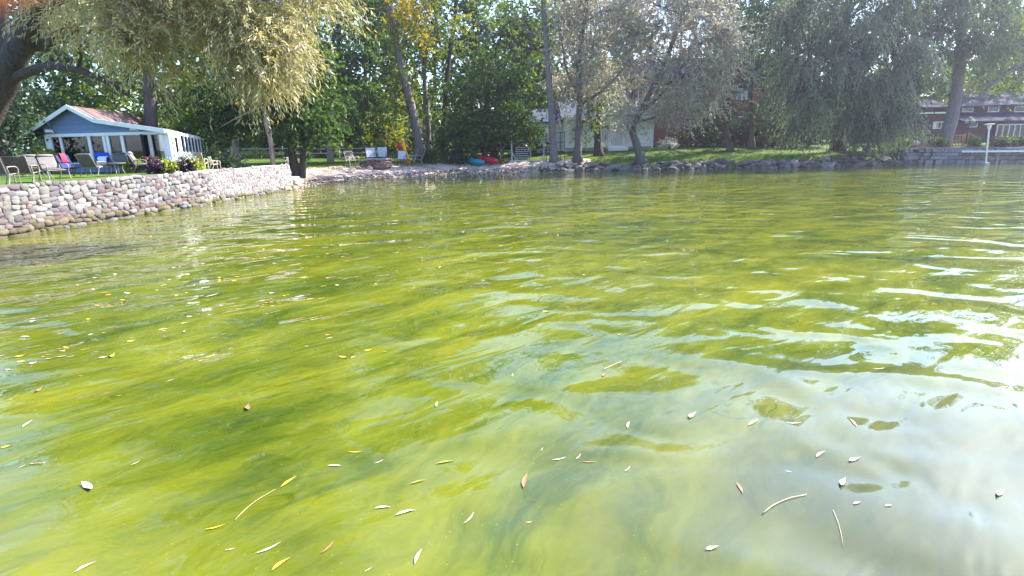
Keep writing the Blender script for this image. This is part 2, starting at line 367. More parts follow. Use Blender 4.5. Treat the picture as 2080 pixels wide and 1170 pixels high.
# beach of gravel
def beach_material():
    m, nt, out = _nt('beach_gravel'); L = nt.links
    b = nt.nodes.new('ShaderNodeBsdfPrincipled'); L.new(b.outputs[0], out.inputs[0])
    b.inputs['Roughness'].default_value = 0.95; b.inputs['Specular IOR Level'].default_value = 0.15
    pos = nt.nodes.new('ShaderNodeNewGeometry').outputs['Position']
    vo = nt.nodes.new('ShaderNodeTexVoronoi'); vo.inputs['Scale'].default_value = 7; L.new(pos, vo.inputs['Vector'])
    sep = nt.nodes.new('ShaderNodeSeparateColor'); L.new(vo.outputs['Color'], sep.inputs[0])
    n1 = noise(nt, pos, 0.8, 5)
    r1 = ramp(nt, sep.outputs[0], [(0.0, (0.42, 0.32, 0.28)), (0.35, (0.52, 0.41, 0.37)), (0.7, (0.62, 0.51, 0.47)), (1.0, (0.46, 0.35, 0.315))])
    r2 = ramp(nt, n1.outputs[0], [(0.35, (0.62, 0.58, 0.5)), (0.62, (1.15, 1.1, 1.05))])
    mx = nt.nodes.new('ShaderNodeMix'); mx.data_type = 'RGBA'; mx.blend_type = 'MULTIPLY'; mx.inputs[0].default_value = 1
    L.new(r1.outputs[0], mx.inputs[6]); L.new(r2.outputs[0], mx.inputs[7]); L.new(mx.outputs[2], b.inputs['Base Color'])
    bp = nt.nodes.new('ShaderNodeBump'); bp.inputs['Distance'].default_value = 0.04
    L.new(vo.outputs['Distance'], bp.inputs['Height']); L.new(bp.outputs[0], b.inputs['Normal'])
    return m
M['beach'] = beach_material()
rb = random.Random(5)
def beach_keep(X, Y):
    d, a = shore_dist(X, Y)
    edge = 4.6 + 0.5 * np.sin(X * 1.7) + 0.3 * np.sin(X * 4.1 + 1)
    return (a > A_WALL - 0.4) & (a < A_BEACH + 3.5) & (d > -1.5) & (d < np.where(a > A_BEACH - 5, edge * 0.62, edge))
beach = grid_mesh('beach', np.arange(-19, 10, 0.22), np.arange(30, 56, 0.22),
                  lambda X, Y: gz(X, Y) + 0.03 + 0.02 * np.sin(X * 5 + Y * 3) * np.sin(Y * 4), M['beach'], beach_keep)
tag(beach, kind='structure')

# ------------------------------------------------------------------ water
def water_material():
    m, nt, out = _nt('algae_green_water'); L = nt.links
    b = nt.nodes.new('ShaderNodeBsdfPrincipled'); L.new(b.outputs[0], out.inputs[0])
    b.inputs['Roughness'].default_value = 0.0; b.inputs['IOR'].default_value = 1.40
    b.inputs['Specular IOR Level'].default_value = 0.5
    pos = nt.nodes.new('ShaderNodeNewGeometry').outputs['Position']
    # the drift of the bloom: long streaks, bent by slow eddies
    warp = noise(nt, pos, 0.22, 2, 0.5)
    ad = nt.nodes.new('ShaderNodeVectorMath'); ad.operation = 'MULTIPLY_ADD'
    L.new(warp.outputs['Color'], ad.inputs[0]); ad.inputs[1].default_value = (1.8, 1.8, 0); L.new(pos, ad.inputs[2])
    warp2 = noise(nt, pos, 1.1, 3, 0.55)
    ad2 = nt.nodes.new('ShaderNodeVectorMath'); ad2.operation = 'MULTIPLY_ADD'
    L.new(warp2.outputs['Color'], ad2.inputs[0]); ad2.inputs[1].default_value = (0.55, 0.55, 0); L.new(ad.outputs[0], ad2.inputs[2])
    def along(v, deg, sc):                        # stretch along a compass direction
        ro = nt.nodes.new('ShaderNodeVectorRotate'); ro.rotation_type = 'Z_AXIS'; ro.inputs['Angle'].default_value = math.radians(-deg)
        L.new(v, ro.inputs['Vector']); return mapping(nt, ro.outputs[0], sc)
    n1 = noise(nt, along(ad2.outputs[0], 47, (0.55, 1.8, 1)), 0.95, 6, 0.62, 0.5)
    big = noise(nt, along(ad.outputs[0], 40, (0.5, 1.0, 1)), 0.38, 3, 0.5)
    fine = noise(nt, along(ad2.outputs[0], 48, (1.7, 4.2, 1)), 1.9, 7, 0.72, 0.8)
    def madd(a, k, c):
        q = nt.nodes.new('ShaderNodeMath'); q.operation = 'MULTIPLY_ADD'; L.new(a, q.inputs[0]); q.inputs[1].default_value = k
        if isinstance(c, float): q.inputs[2].default_value = c
        else: L.new(c, q.inputs[2])
        return q.outputs[0]
    f = madd(n1.outputs[0], 0.5, madd(big.outputs[0], 0.35, madd(fine.outputs[0], 0.22, 0.0)))
    r = ramp(nt, f, [(0.36, (0.020, 0.038, 0.004)), (0.45, (0.048, 0.069, 0.005)), (0.53, (0.086, 0.102, 0.007)), (0.66, (0.140, 0.144, 0.010))])
    # dark drifting strands of weed and pale suspended specks
    sn_ = noise(nt, along(ad.outputs[0], 52, (0.7, 2.2, 1)), 1.1, 6, 0.6, 1.2)
    ab = nt.nodes.new('ShaderNodeMath'); ab.operation = 'SUBTRACT'; L.new(sn_.outputs[0], ab.inputs[0]); ab.inputs[1].default_value = 0.5
    ab2 = nt.nodes.new('ShaderNodeMath'); ab2.operation = 'ABSOLUTE'; L.new(ab.outputs[0], ab2.inputs[0])
    pn = noise(nt, pos, 0.7, 3); gate_ = ramp(nt, pn.outputs[0], [(0.52, (0, 0, 0)), (0.64, (1, 1, 1))])
    sr = ramp(nt, ab2.outputs[0], [(0.004, (0.62, 0.62, 0.62)), (0.03, (0, 0, 0))])
    mk = nt.nodes.new('ShaderNodeMath'); mk.operation = 'MULTIPLY'; L.new(sr.outputs[0], mk.inputs[0]); L.new(gate_.outputs[0], mk.inputs[1])
    m1 = nt.nodes.new('ShaderNodeMix'); m1.data_type = 'RGBA'; L.new(mk.outputs[0], m1.inputs[0]); L.new(r.outputs[0], m1.inputs[6]); m1.inputs[7].default_value = (0.03, 0.045, 0.006, 1)
    vs_ = nt.nodes.new('ShaderNodeTexVoronoi'); vs_.inputs['Scale'].default_value = 14; L.new(pos, vs_.inputs['Vector'])
    sp = ramp(nt, vs_.outputs['Distance'], [(0.05, (0.55, 0.55, 0.55)), (0.10, (0, 0, 0))])
    m2 = nt.nodes.new('ShaderNodeMix'); m2.data_type = 'RGBA'; L.new(sp.outputs[0], m2.inputs[0]); L.new(m1.outputs[2], m2.inputs[6]); m2.inputs[7].default_value = (0.22, 0.21, 0.03, 1)
    # near right: thinner bloom, plus sky sheen put into the grey
    dv = nt.nodes.new('ShaderNodeVectorMath'); dv.operation = 'DISTANCE'; L.new(ad.outputs[0], dv.inputs[0]); dv.inputs[1].default_value = (4.4, 3.2, 0)
    pz = noise(nt, along(ad.outputs[0], 47, (0.6, 1.6, 1)), 1.0, 4, 0.6, 0.4)
    dd_ = madd(pz.outputs[0], 2.4, dv.outputs['Value'])
    mr_ = nt.nodes.new('ShaderNodeMapRange'); L.new(dd_, mr_.inputs[0]); mr_.inputs[1].default_value = 2.4; mr_.inputs[2].default_value = 5.4; mr_.inputs[3].default_value = 0.68; mr_.inputs[4].default_value = 0.0; mr_.interpolation_type = 'SMOOTHSTEP'
    m3 = nt.nodes.new('ShaderNodeMix'); m3.data_type = 'RGBA'; L.new(mr_.outputs[0], m3.inputs[0]); L.new(m2.outputs[2], m3.inputs[6]); m3.inputs[7].default_value = (0.058, 0.062, 0.046, 1)
    L.new(m3.outputs[2], b.inputs['Base Color'])
    # waves (heights in metres)
    w1 = noise(nt, along(pos, -12, (0.75, 1.0, 1)), 0.95, 1, 0.4, 0.5)
    w2 = noise(nt, along(pos, 40, (0.45, 1.2, 1)), 2.0, 2, 0.5, 0.4)
    h = madd(w1.outputs[0], 0.13, madd(w2.outputs[0], 0.034, 0.0))
    bp = nt.nodes.new('ShaderNodeBump'); bp.inputs['Strength'].default_value = 1; bp.inputs['Distance'].default_value = 1
    L.new(h, bp.inputs['Height']); L.new(bp.outputs[0], b.inputs['Normal'])
    return m
wb = MB(); wb.add([(-120, -90, 0), (220, -90, 0), (220, 62, 0), (-120, 62, 0)], [(0, 1, 2, 3)])
water = wb.build('lake_water', water_material()); tag(water, kind='structure')
# ------------------------------------------------------------------ trees
KIND = {  # leaf length, width, leaves per twig, twig length range, droop, twigs per clump, clump radius, angle, normal-up bias
    'broad':  (0.21, 0.15, 9, (0.5, 1.0), 0.25, 11, 0.62, 0.9, 0.9),
    'maple':  (0.25, 0.20, 9, (0.5, 1.0), 0.35, 11, 0.62, 0.9, 1.2),
    'far':    (0.44, 0.32, 8, (0.7, 1.4), 0.25, 9, 0.95, 1.0, 0.7),
    'willow': (0.185, 0.029, 15, (0.35, 0.9), 0.55, 15, 0.34, 0.55, 0.3),
    'silver': (0.26, 0.075, 14, (0.7, 1.5), 0.4, 15, 0.65, 0.7, 0.2),
    'weep':   (0.30, 0.085, 20, (0.9, 2.4), 1.3, 14, 0.42, 0.5, 0.1),
    'bush':   (0.14, 0.09, 8, (0.3, 0.6), 0.2, 9, 0.32, 0.9, 0.7),
    'needle': (0.30, 0.07, 12, (0.6, 1.2), 0.4, 9, 0.6, 0.6, 0.4),
    'plant':  (0.085, 0.060, 6, (0.10, 0.25), 0.35, 8, 0.09, 1.0, 0.9),
}
def leaves_for(subs, outs, kind, rng, dens=1.0, sc=1.0):
    """leaf quads on bent twigs round the clump centres"""
    Ln, Wd, nl, (t0, t1), droop, ntw, rs, ang, upb = KIND[kind]
    ntw = max(2, int(ntw * dens))
    S = np.repeat(subs, ntw, 0); O = np.repeat(outs, ntw, 0); k = len(S)
    S = S + rng.normal(0, 1, (k, 3)) * rs * sc * np.array([1, 1, 0.7])
    d0 = unit(O * 0.7 + rng.normal(0, 0.6, (k, 3)) + np.array([0, 0, 0.12]))
    TL = rng.uniform(t0, t1, (k, 1)) * sc
    t = (np.arange(nl)[None, :] + rng.uniform(0, 1, (k, nl))) / nl
    P = S[:, None] + d0[:, None] * (TL * t)[..., None] + np.array([0, 0, -1.0]) * (droop * TL * t ** 2)[..., None]
    T = unit(d0[:, None] + np.array([0, 0, -1.0]) * (2 * droop * t)[..., None])
    side = unit(np.cross(T, rng.normal(0, 1, T.shape)))
    ax = unit(T * math.cos(ang) + side * math.sin(ang) + np.array([0, 0, -0.15]))
    nrm = unit(np.cross(ax, rng.normal(0, 1, ax.shape)) + np.array([0, 0, upb]))
    wv = unit(np.cross(ax, nrm))
    L = (Ln * rng.uniform(0.65, 1.25, t.shape) * sc)[..., None]; Wh = (Wd * 0.5 * rng.uniform(0.75, 1.2, t.shape) * sc)[..., None]
    fold = np.cross(wv, ax) * Wh * 0.35
    a = P; c = P + ax * L; mid = P + ax * L * 0.45
    return np.stack([a, mid + wv * Wh + fold, c, mid - wv * Wh + fold], 2).reshape(-1, 3)
def curve_pts(a, b, sag, n=5, rng=None, wob=0.0):
    a, b = np.array(a, float), np.array(b, float); out = []
    for i in range(n):
        t = i / (n - 1); p = a + (b - a) * t; p[2] += sag * 4 * t * (1 - t)
        if rng is not None and 0 < i < n - 1: p += rng.normal(0, wob, 3)
        out.append(p)
    return out
def smooth_path(pts, per=4):
    pts = [np.array(p, float) for p in pts]; out = []
    for i in range(len(pts) - 1):
        p0 = pts[max(i - 1, 0)]; p1 = pts[i]; p2 = pts[i + 1]; p3 = pts[min(i + 2, len(pts) - 1)]
        for j in range(per):
            t = j / per
            out.append(0.5 * ((2 * p1) + (-p0 + p2) * t + (2 * p0 - 5 * p1 + 4 * p2 - p3) * t * t + (-p0 + 3 * p1 - 3 * p2 + p3) * t ** 3))
    out.append(pts[-1]); return out
def BL(px, py, Y, rx, ry, rd=None, n=14):         # crown blob seen at (px,py), radii in photo pixels, depth radius in metres
    k = Y / F
    return (D(px, py, Y), np.array([rx * k, rd if rd else rx * k * 0.8, ry * k]), n)
TOTAL = [0]
def tree(name, label, trunk, r0, r1, blobs, kind, leaf, bark, seed, limbs=(), dens=1.0, group=None, flare=1.5, lsc=1.0, extra=(), cat='tree'):
    rng = np.random.default_rng(seed); prng = random.Random(seed)
    base = np.array(trunk[0], float)
    root = thing(name, label, cat, base, 0, group)
    path = smooth_path(trunk, 4); n = len(path)
    rad = [r0 + (r1 - r0) * (i / (n - 1)) ** 0.8 for i in range(n)]
    rad[0] *= flare; rad[1] *= 1 + (flare - 1) * 0.3
    path[0] = path[0] - np.array([0, 0, 0.25])
    mb = MB(); mb.tube([p - base for p in path], rad, 11, True, 0.10, prng)
    mb.build('trunk', M[bark], root, True)
    lm = MB(); nodes = [(np.array(p), r) for p, r in zip(path[n // 3:], rad[n // 3:])]
    for pts, ra, rb_ in limbs:
        q = smooth_path(pts, 4); rr = [ra + (rb_ - ra) * i / (len(q) - 1) for i in range(len(q))]
        b1 = MB(); b1.tube([p - base for p in q], rr, 8, True, 0.08, prng); b1.build('limb', M[bark], root, True)
        nodes += [(np.array(p), r) for p, r in zip(q[1:], rr[1:])]
    subs, outs = [], []
    for c, R, ns in blobs:
        NP = np.array([p for p, _ in nodes]); dv = c - NP
        cost = np.linalg.norm(dv, axis=1) + 1.5 * np.clip(NP[:, 2] - c[2] + 0.3 * R[2], 0, None)
        i = int(np.argmin(cost)); a, ra = nodes[i]
        rr = min(ra * 0.6, 0.012 * np.linalg.norm(c - a) + 0.035)
        limb = curve_pts(a, c, 0.08 * np.linalg.norm(c - a), 6, rng, 0.04 * np.linalg.norm(c - a))
        lm.tube([p - base for p in limb], [rr * (1 - 0.6 * t / 5) for t in range(6)], 6, True)
        lp = limb[3:]
        u = unit(rng.normal(0, 1, (ns, 3))); rad_ = rng.uniform(0.35, 1.0, (ns, 1)) ** 0.6
        s = c + u * rad_ * R * (1 + 0.12 * rng.normal(0, 1, (ns, 1)))
        for q in s:
            st_ = lp[rng.integers(len(lp))]
            br = curve_pts(st_, q, 0.05 * np.linalg.norm(q - st_), 4, rng, 0.05)
            lm.tube([p - base for p in br], [rr * 0.4, rr * 0.3, rr * 0.2, rr * 0.1], 4, False)
        subs.append(s); outs.append(u)
    if lm.v: tag(lm.build('branches', M[bark], root, True), kind='stuff')
    S = np.vstack(subs); O = np.vstack(outs)
    V = leaves_for(S, O, kind, rng, dens, lsc) - base
    TOTAL[0] += len(V) // 2
    link('crown', npmesh('crown', V, 4, M[leaf]), root)
    for c, R, ns, kd, lf, *lb in extra:                # a patch of differently coloured leaves
        u = unit(rng.normal(0, 1, (ns, 3))); s = c + u * rng.uniform(0.3, 1, (ns, 1)) * R
        V = leaves_for(s, u, kd, rng, 1.0, lsc) - base
        tag(link('leaf_cluster', npmesh('leaf_cluster', V, 4, M[lf]), root), lb[0] if lb else 'patch of leaves already turned yellow', kind='stuff')
    return root
def ground_pt(px, Y): return at(px, Y)
def trunk_px(px, Y, pts):                         # trunk from the ground at column px through photo points at depth Y
    return [at(px, Y)] + [D(x, y, Y + dy) for x, y, dy in pts]

# --- the big near willow on the terrace at the left
Yw = 18.0
tb = at(-70, Yw)
tree('willow_tree', 'large golden willow leaning over the stone wall and the cottage at left',
     [tb, D(-60, 300, Yw), D(-8, 200, Yw), D(35, 110, Yw - .3), D(78, 20, Yw - .6), D(120, -90, Yw - 1), D(150, -260, Yw - 1)], 0.46, 0.24,
     [BL(230, 10, 15.5, 62, 34, 1.2, 24), BL(258, 75, 15.0, 34, 26, 0.8, 18), BL(165, 40, 16, 26, 26, 0.8, 6), BL(285, 120, 15.2, 18, 14, 0.5, 6),
      BL(380, -10, 16, 60, 26, 1.4, 20), BL(505, 50, 16, 60, 50, 1.2, 44), BL(548, 115, 16, 34, 34, 0.8, 28), BL(510, 150, 16, 22, 18, 0.6, 10), BL(440, 50, 16.5, 34, 28, 0.9, 12), BL(585, 70, 16.3, 26, 30, 0.7, 12),
      BL(630, -20, 17, 40, 30, 1.0, 20), BL(320, -50, 17, 80, 30, 1.6, 14), BL(110, -20, 19, 60, 30, 2, 8),
      BL(200, -150, 16, 200, 70, 3, 30), BL(450, -140, 16, 190, 80, 3, 38), BL(620, -170, 17, 100, 90, 2.4, 16), BL(30, -180, 18, 200, 90, 3, 20),
      BL(300, -340, 15, 280, 120, 3.5, 32), BL(60, -390, 17, 220, 130, 3.5, 16), BL(520, -330, 15, 160, 120, 2.6, 20), BL(250, -570, 15, 250, 130, 3, 22)],
     'willow', 'L_willow', 'bark_dark', 11,
     limbs=[([D(12, 165, Yw), D(95, 135, Yw - 1), D(180, 150, Yw - 2), D(262, 193, Yw - 2.4)], 0.15, 0.05),
            ([D(40, 100, Yw), D(160, 60, Yw - .8), D(290, 5, Yw - 1.6), D(400, -60, Yw - 2)], 0.22, 0.09),
            ([D(78, 20, Yw), D(220, -40, Yw - 1), D(310, 20, Yw - 1.5), D(370, 45, Yw - 2)], 0.16, 0.05),
            ([D(-8, 200, Yw), D(-50, 100, Yw + 1), D(-60, 0, Yw + 1)], 0.25, 0.12),
            ([D(400, -60, Yw - 2), D(480, 10, Yw - 2), D(540, 100, Yw - 2)], 0.08, 0.03)])

def T(px, Y, pts): return trunk_px(px, Y, pts)
tree('broadleaf_tree', 'dark trunk with a broken stub rising behind the blue cottage roof', T(308, 36, [(305, 200, 0), (300, 140, 0), (290, 60, 0), (285, -60, 0)]), 0.42, 0.2,
     [BL(300, 60, 37, 110, 80, 3, 20), BL(360, 200, 38, 60, 50, 2, 14), BL(270, -60, 37, 120, 80, 3, 16), BL(220, 170, 38, 60, 60, 2, 12)], 'broad', 'L_green', 'bark', 21,
     limbs=[([D(302, 160, 36), D(330, 180, 35.6), D(350, 200, 35.4)], 0.16, 0.09)], lsc=1.1)
tree('broadleaf_tree', 'shaded dark tree standing left of the blue cottage', T(5, 31, [(5, 200, 0), (10, 60, 0), (0, -60, 0)]), 0.3, 0.15,
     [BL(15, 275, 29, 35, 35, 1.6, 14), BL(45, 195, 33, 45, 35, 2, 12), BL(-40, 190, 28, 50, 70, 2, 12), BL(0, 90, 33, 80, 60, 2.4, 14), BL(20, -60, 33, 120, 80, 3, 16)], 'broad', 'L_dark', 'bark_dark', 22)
tree('broadleaf_tree', 'pale pinkish trunk just left of the split rail fence end', T(480, 47, [(478, 290, 0), (483, 250, 0), (490, 120, 0), (490, -20, 0)]), 0.30, 0.16,
     [BL(480, 190, 49, 90, 55, 3, 16), BL(460, 60, 49, 120, 90, 3, 20), BL(490, -70, 49, 130, 80, 3.5, 16)], 'broad', 'L_green', 'bark_pale', 23, lsc=1.15)
tree('broadleaf_tree', 'slim far trunk behind the end of the blue cottage', T(440, 60, [(442, 240, 0), (444, 100, 0)]), 0.2, 0.1,
     [BL(430, 200, 61, 80, 50, 3, 14), BL(430, 110, 61, 90, 70, 3, 14)], 'far', 'L_yellow', 'bark_pale', 24)
tree('broadleaf_tree', 'slender pale leaning trunk close behind the white end of the stone wall', T(558, 35.5, [(550, 290, 0), (543, 262, 0), (530, 200, 0), (505, 110, 0)]), 0.17, 0.08,
     [BL(520, 190, 36, 60, 50, 1.6, 16), BL(480, 120, 36, 70, 60, 2, 14), BL(430, 255, 37, 45, 28, 1.4, 10)], 'maple', 'L_maple', 'bark_pale', 25,
     limbs=[([D(535, 215, 35.5), D(480, 240, 36), D(420, 275, 36.5)], 0.07, 0.03)])
tree('maple_tree', 'twin dark trunked maple shading the lawn behind the stone wall', T(602, 38, [(592, 300, 0), (588, 262, 0), (580, 200, 0), (585, 100, 0), (590, -20, 0)]), 0.30, 0.16,
     [BL(600, 225, 37.5, 75, 38, 2, 30), BL(520, 215, 38.5, 70, 45, 2, 20), BL(450, 215, 39, 60, 45, 2, 18), BL(610, 150, 38.5, 80, 50, 2.4, 20), BL(660, 215, 39.5, 50, 40, 1.8, 14), BL(630, 275, 37, 38, 18, 1, 12), BL(570, 110, 39, 90, 70, 2.5, 16), BL(590, 0, 39, 120, 80, 3, 20)],
     'maple', 'L_maple', 'bark_dark', 26, limbs=[([at(614, 38), D(617, 300, 38), D(620, 262, 38), D(632, 200, 38), D(650, 120, 38)], 0.24, 0.10)])
tree('maple_tree', 'round dark green maple with a pale straight trunk behind the fence', T(671, 50, [(669, 270, 0), (668, 235, 0), (680, 150, 0), (690, 40, 0)]), 0.25, 0.13,
     [BL(715, 200, 49.5, 65, 45, 2.6, 22), BL(660, 190, 50, 55, 45, 2.6, 16), BL(720, 130, 50, 70, 55, 3, 22), BL(690, 75, 50.5, 75, 55, 3, 20), BL(735, 245, 49.5, 45, 25, 2, 12), BL(700, 10, 51, 70, 50, 3, 14)],
     'maple', 'L_maple', 'bark_pale', 27, dens=1.2)
tree('locust_tree', 'tall trunk leaning left beside the beach chairs, leaves turning yellow', T(858, 53, [(843, 250, 0), (822, 165, 0), (803, 80, 0), (785, -20, 0), (775, -110, 0)]), 0.46, 0.22,
     [BL(800, 110, 53, 60, 60, 2.4, 12), BL(850, 40, 53, 70, 50, 2.6, 12), BL(770, 20, 53, 60, 60, 2.6, 10), BL(790, 190, 54, 50, 40, 2, 8), BL(780, -100, 53, 110, 90, 3.4, 22), BL(850, -60, 53, 80, 60, 3, 10)],
     'broad', 'L_yellow', 'bark_lilac', 28, dens=1.0,
     extra=[(*BL(820, 8, 52.5, 26, 10, 0.8, 0)[:2], 7, 'broad', 'L_gold'), (*BL(845, 22, 52.5, 20, 8, 0.8, 0)[:2], 6, 'broad', 'L_gold'), (*BL(818, 48, 52.5, 16, 8, 0.6, 0)[:2], 4, 'broad', 'L_gold'), (*BL(868, 88, 52.5, 12, 8, 0.6, 0)[:2], 3, 'broad', 'L_gold')])
tree('broadleaf_tree', 'shorter mottled trunk right of the leaning locust', T(872, 54.5, [(868, 240, 0), (862, 150, 0), (865, 50, 0)]), 0.30, 0.14,
     [BL(865, 200, 55, 45, 40, 2, 14), BL(850, 130, 55, 50, 45, 2.2, 12), BL(880, 60, 55.5, 60, 50, 2.4, 12)], 'broad', 'L_green', 'bark', 29, lsc=1.1)
tree('broadleaf_tree', 'tall forked tree in the middle with a slender dark trunk', T(900, 56, [(903, 230, 0), (912, 120, 0), (925, 30, 0), (930, -70, 0), (935, -140, 0)]), 0.30, 0.14,
     [BL(900, 10, 56, 60, 50, 2.6, 10), BL(950, -20, 56, 60, 50, 2.6, 10), BL(930, 90, 56.5, 45, 40, 2, 8), BL(920, -100, 56, 110, 80, 3.4, 20), BL(870, -60, 57, 60, 60, 2.6, 10)],
     'broad', 'L_green', 'bark_dark', 30, limbs=[([D(910, 125, 56), D(890, 80, 56), D(876, 35, 56), D(868, -40, 56)], 0.13, 0.06)])
tree('maple_tree', 'dense bushy maple reaching down to the ground behind the kayaks', T(985, 53, [(985, 260, 0), (990, 200, 0), (1000, 120, 0)]), 0.3, 0.12,
     [BL(960, 260, 52.5, 55, 35, 2.4, 24), BL(1030, 250, 52.5, 50, 35, 2.2, 20), BL(985, 195, 52.5, 65, 45, 2.6, 24), BL(1050, 195, 52.5, 45, 40, 2.2, 16), BL(930, 210, 53.5, 40, 45, 2, 14), BL(1000, 140, 53, 55, 40, 2.4, 16), BL(1070, 240, 53, 30, 35, 1.8, 10), BL(915, 285, 53, 35, 25, 1.6, 10)],
     'maple', 'L_maple', 'bark_dark', 31, dens=1.15)
tree('tall_tree', 'very tall straight trunk in front of the white house left side', T(1126, 50.5, [(1120, 230, 0), (1112, 110, 0), (1104, 0, 0), (1100, -110, 0)]), 0.32, 0.18,
     [BL(1060, 60, 51.5, 45, 50, 2.4, 8), BL(1130, 30, 51, 50, 45, 2.4, 8), BL(1100, -80, 51, 110, 70, 3.4, 18), BL(1070, 130, 52, 35, 30, 1.8, 5), BL(1040, 20, 53, 40, 40, 2, 6)], 'broad', 'L_green', 'bark_lilac', 32)
tree('silver_willow', 'silvery willow with an upright trunk at the rocky shore', T(1173, 50, [(1176, 250, 0), (1178, 205, 0), (1176, 120, 0), (1190, 20, 0), (1195, -70, 0)]), 0.34, 0.14,
     [BL(1165, 130, 50.5, 55, 50, 2.2, 18), BL(1230, 90, 50, 60, 50, 2.4, 20), BL(1180, 40, 50.5, 60, 45, 2.6, 18), BL(1250, 20, 50, 60, 50, 2.6, 18), BL(1225, 175, 50, 40, 25, 1.8, 9), BL(1155, 195, 51, 34, 22, 1.6, 6), BL(1200, -70, 50.5, 110, 70, 3.2, 24)],
     'silver', 'L_silver', 'bark', 33, dens=1.5, limbs=[([D(1178, 212, 50), D(1215, 190, 50), D(1250, 158, 50), D(1290, 110, 50)], 0.15, 0.05), ([D(1177, 195, 50), D(1150, 140, 50), D(1140, 70, 50)], 0.12, 0.04)])
tree('broadleaf_tree', 'short thick dark trunk in front of the white house steps', T(1217, 53, [(1214, 275, 0), (1216, 240, 0), (1220, 150, 0)]), 0.42, 0.2,
     [BL(1195, 235, 52.6, 26, 16, 1.4, 6), BL(1190, 262, 52.6, 18, 10, 1.0, 4), BL(1225, 205, 53, 40, 24, 1.8, 6), BL(1215, 140, 54, 60, 50, 2.4, 12)], 'broad', 'L_green', 'bark_dark', 34)
tree('silver_willow', 'silvery willow leaning right over the rocks by the white house', T(1304, 48.7, [(1292, 290, 0), (1285, 262, 0), (1303, 222, 0), (1330, 170, 0), (1365, 90, 0), (1400, -10, 0)]), 0.38, 0.12,
     [BL(1320, 100, 48.5, 60, 55, 2.2, 18), BL(1400, 60, 48.5, 65, 60, 2.4, 24), BL(1460, 90, 48.5, 45, 55, 2, 18), BL(1400, 150, 48.5, 55, 34, 2, 13), BL(1432, 200, 48.5, 42, 24, 1.6, 10), BL(1370, 215, 48.3, 40, 22, 1.6, 9), BL(1330, 10, 49, 60, 50, 2.4, 16), BL(1430, -20, 49, 75, 55, 2.6, 20), BL(1270, 235, 48.5, 22, 14, 0.9, 6), BL(1400, -100, 49, 110, 60, 3, 20), BL(1340, 190, 49, 30, 30, 1.4, 8)],
     'silver', 'L_silver', 'bark', 35, dens=1.4, limbs=[([D(1300, 228, 48.7), D(1345, 190, 48.6), D(1390, 130, 48.5), D(1450, 60, 48.5)], 0.15, 0.05), ([D(1290, 250, 48.7), D(1340, 235, 48.3), D(1385, 220, 48.2)], 0.09, 0.03)])
tree('broadleaf_tree', 'grey trunk bending left on the right hand lawn', T(1484, 54, [(1474, 260, 0), (1468, 215, 0), (1475, 120, 0)]), 0.3, 0.14,
     [BL(1470, 190, 54, 55, 45, 2.2, 16), BL(1500, 120, 55, 60, 55, 2.4, 16), BL(1450, 250, 55, 40, 28, 1.6, 8), BL(1490, 40, 55, 60, 55, 2.6, 16)], 'broad', 'L_dark', 'bark', 36, lsc=1.1)
tree('broadleaf_tree', 'straight grey trunk left of the great weeping willow', T(1527, 55, [(1527, 250, 0), (1526, 200, 0), (1530, 80, 0)]), 0.28, 0.14,
     [BL(1535, 180, 55.5, 50, 45, 2.2, 14), BL(1560, 230, 55.5, 50, 35, 2, 12), BL(1540, 90, 56, 60, 60, 2.6, 16), BL(1550, 0, 56, 80, 60, 3, 16)], 'broad', 'L_dark', 'bark', 37, lsc=1.1)
tree('weeping_willow', 'great weeping willow trailing down to the rocky bank at right', T(1700, 52, [(1705, 250, 0), (1700, 150, 0), (1720, 40, 0), (1730, -60, 0)]), 0.6, 0.25,
     [BL(1590, 40, 51.5, 45, 32, 2.0, 12), BL(1665, 10, 50, 50, 32, 2.2, 13), BL(1760, 15, 50, 55, 34, 2.2, 14), BL(1840, 40, 50.5, 40, 34, 2.0, 11), BL(1630, 105, 49.8, 42, 28, 1.8, 12), BL(1715, 105, 49.2, 45, 26, 1.7, 13), BL(1800, 110, 49.5, 42, 28, 1.8, 13),
      BL(1680, 175, 48.9, 40, 22, 1.4, 12), BL(1765, 180, 48.6, 45, 22, 1.5, 14), BL(1600, 185, 50.5, 32, 22, 1.4, 8), BL(1838, 170, 49.4, 26, 24, 1.2, 9), BL(1725, 240, 48.4, 34, 14, 1.0, 8), BL(1800, 245, 48.3, 28, 14, 0.9, 8), BL(1650, 240, 49.4, 26, 14, 1.0, 5),
      BL(1700, -80, 50.5, 150, 55, 3.8, 26), BL(1570, -50, 51, 70, 45, 3, 10), BL(1850, -40, 50.5, 80, 50, 3, 14)],
     'weep', 'L_blue', 'bark_dark', 38, dens=1.15, extra=[(*BL(x, y, Y, rx, ry, 0.8, 0)[:2], n, 'weep', 'L_blue_sunlit', 'spray of leaves tinted paler to look sunlit') for x, y, Y, rx, ry, n in ((1850, 110, 48.6, 26, 30, 9), (1800, 175, 47.6, 30, 16, 8), (1705, 130, 47.8, 30, 16, 7), (1625, 130, 48.6, 24, 20, 6), (1765, 60, 48.6, 34, 18, 8), (1655, 205, 48.0, 22, 12, 5), (1590, 20, 49.6, 30, 20, 6), (1830, 225, 47.8, 16, 12, 5))])
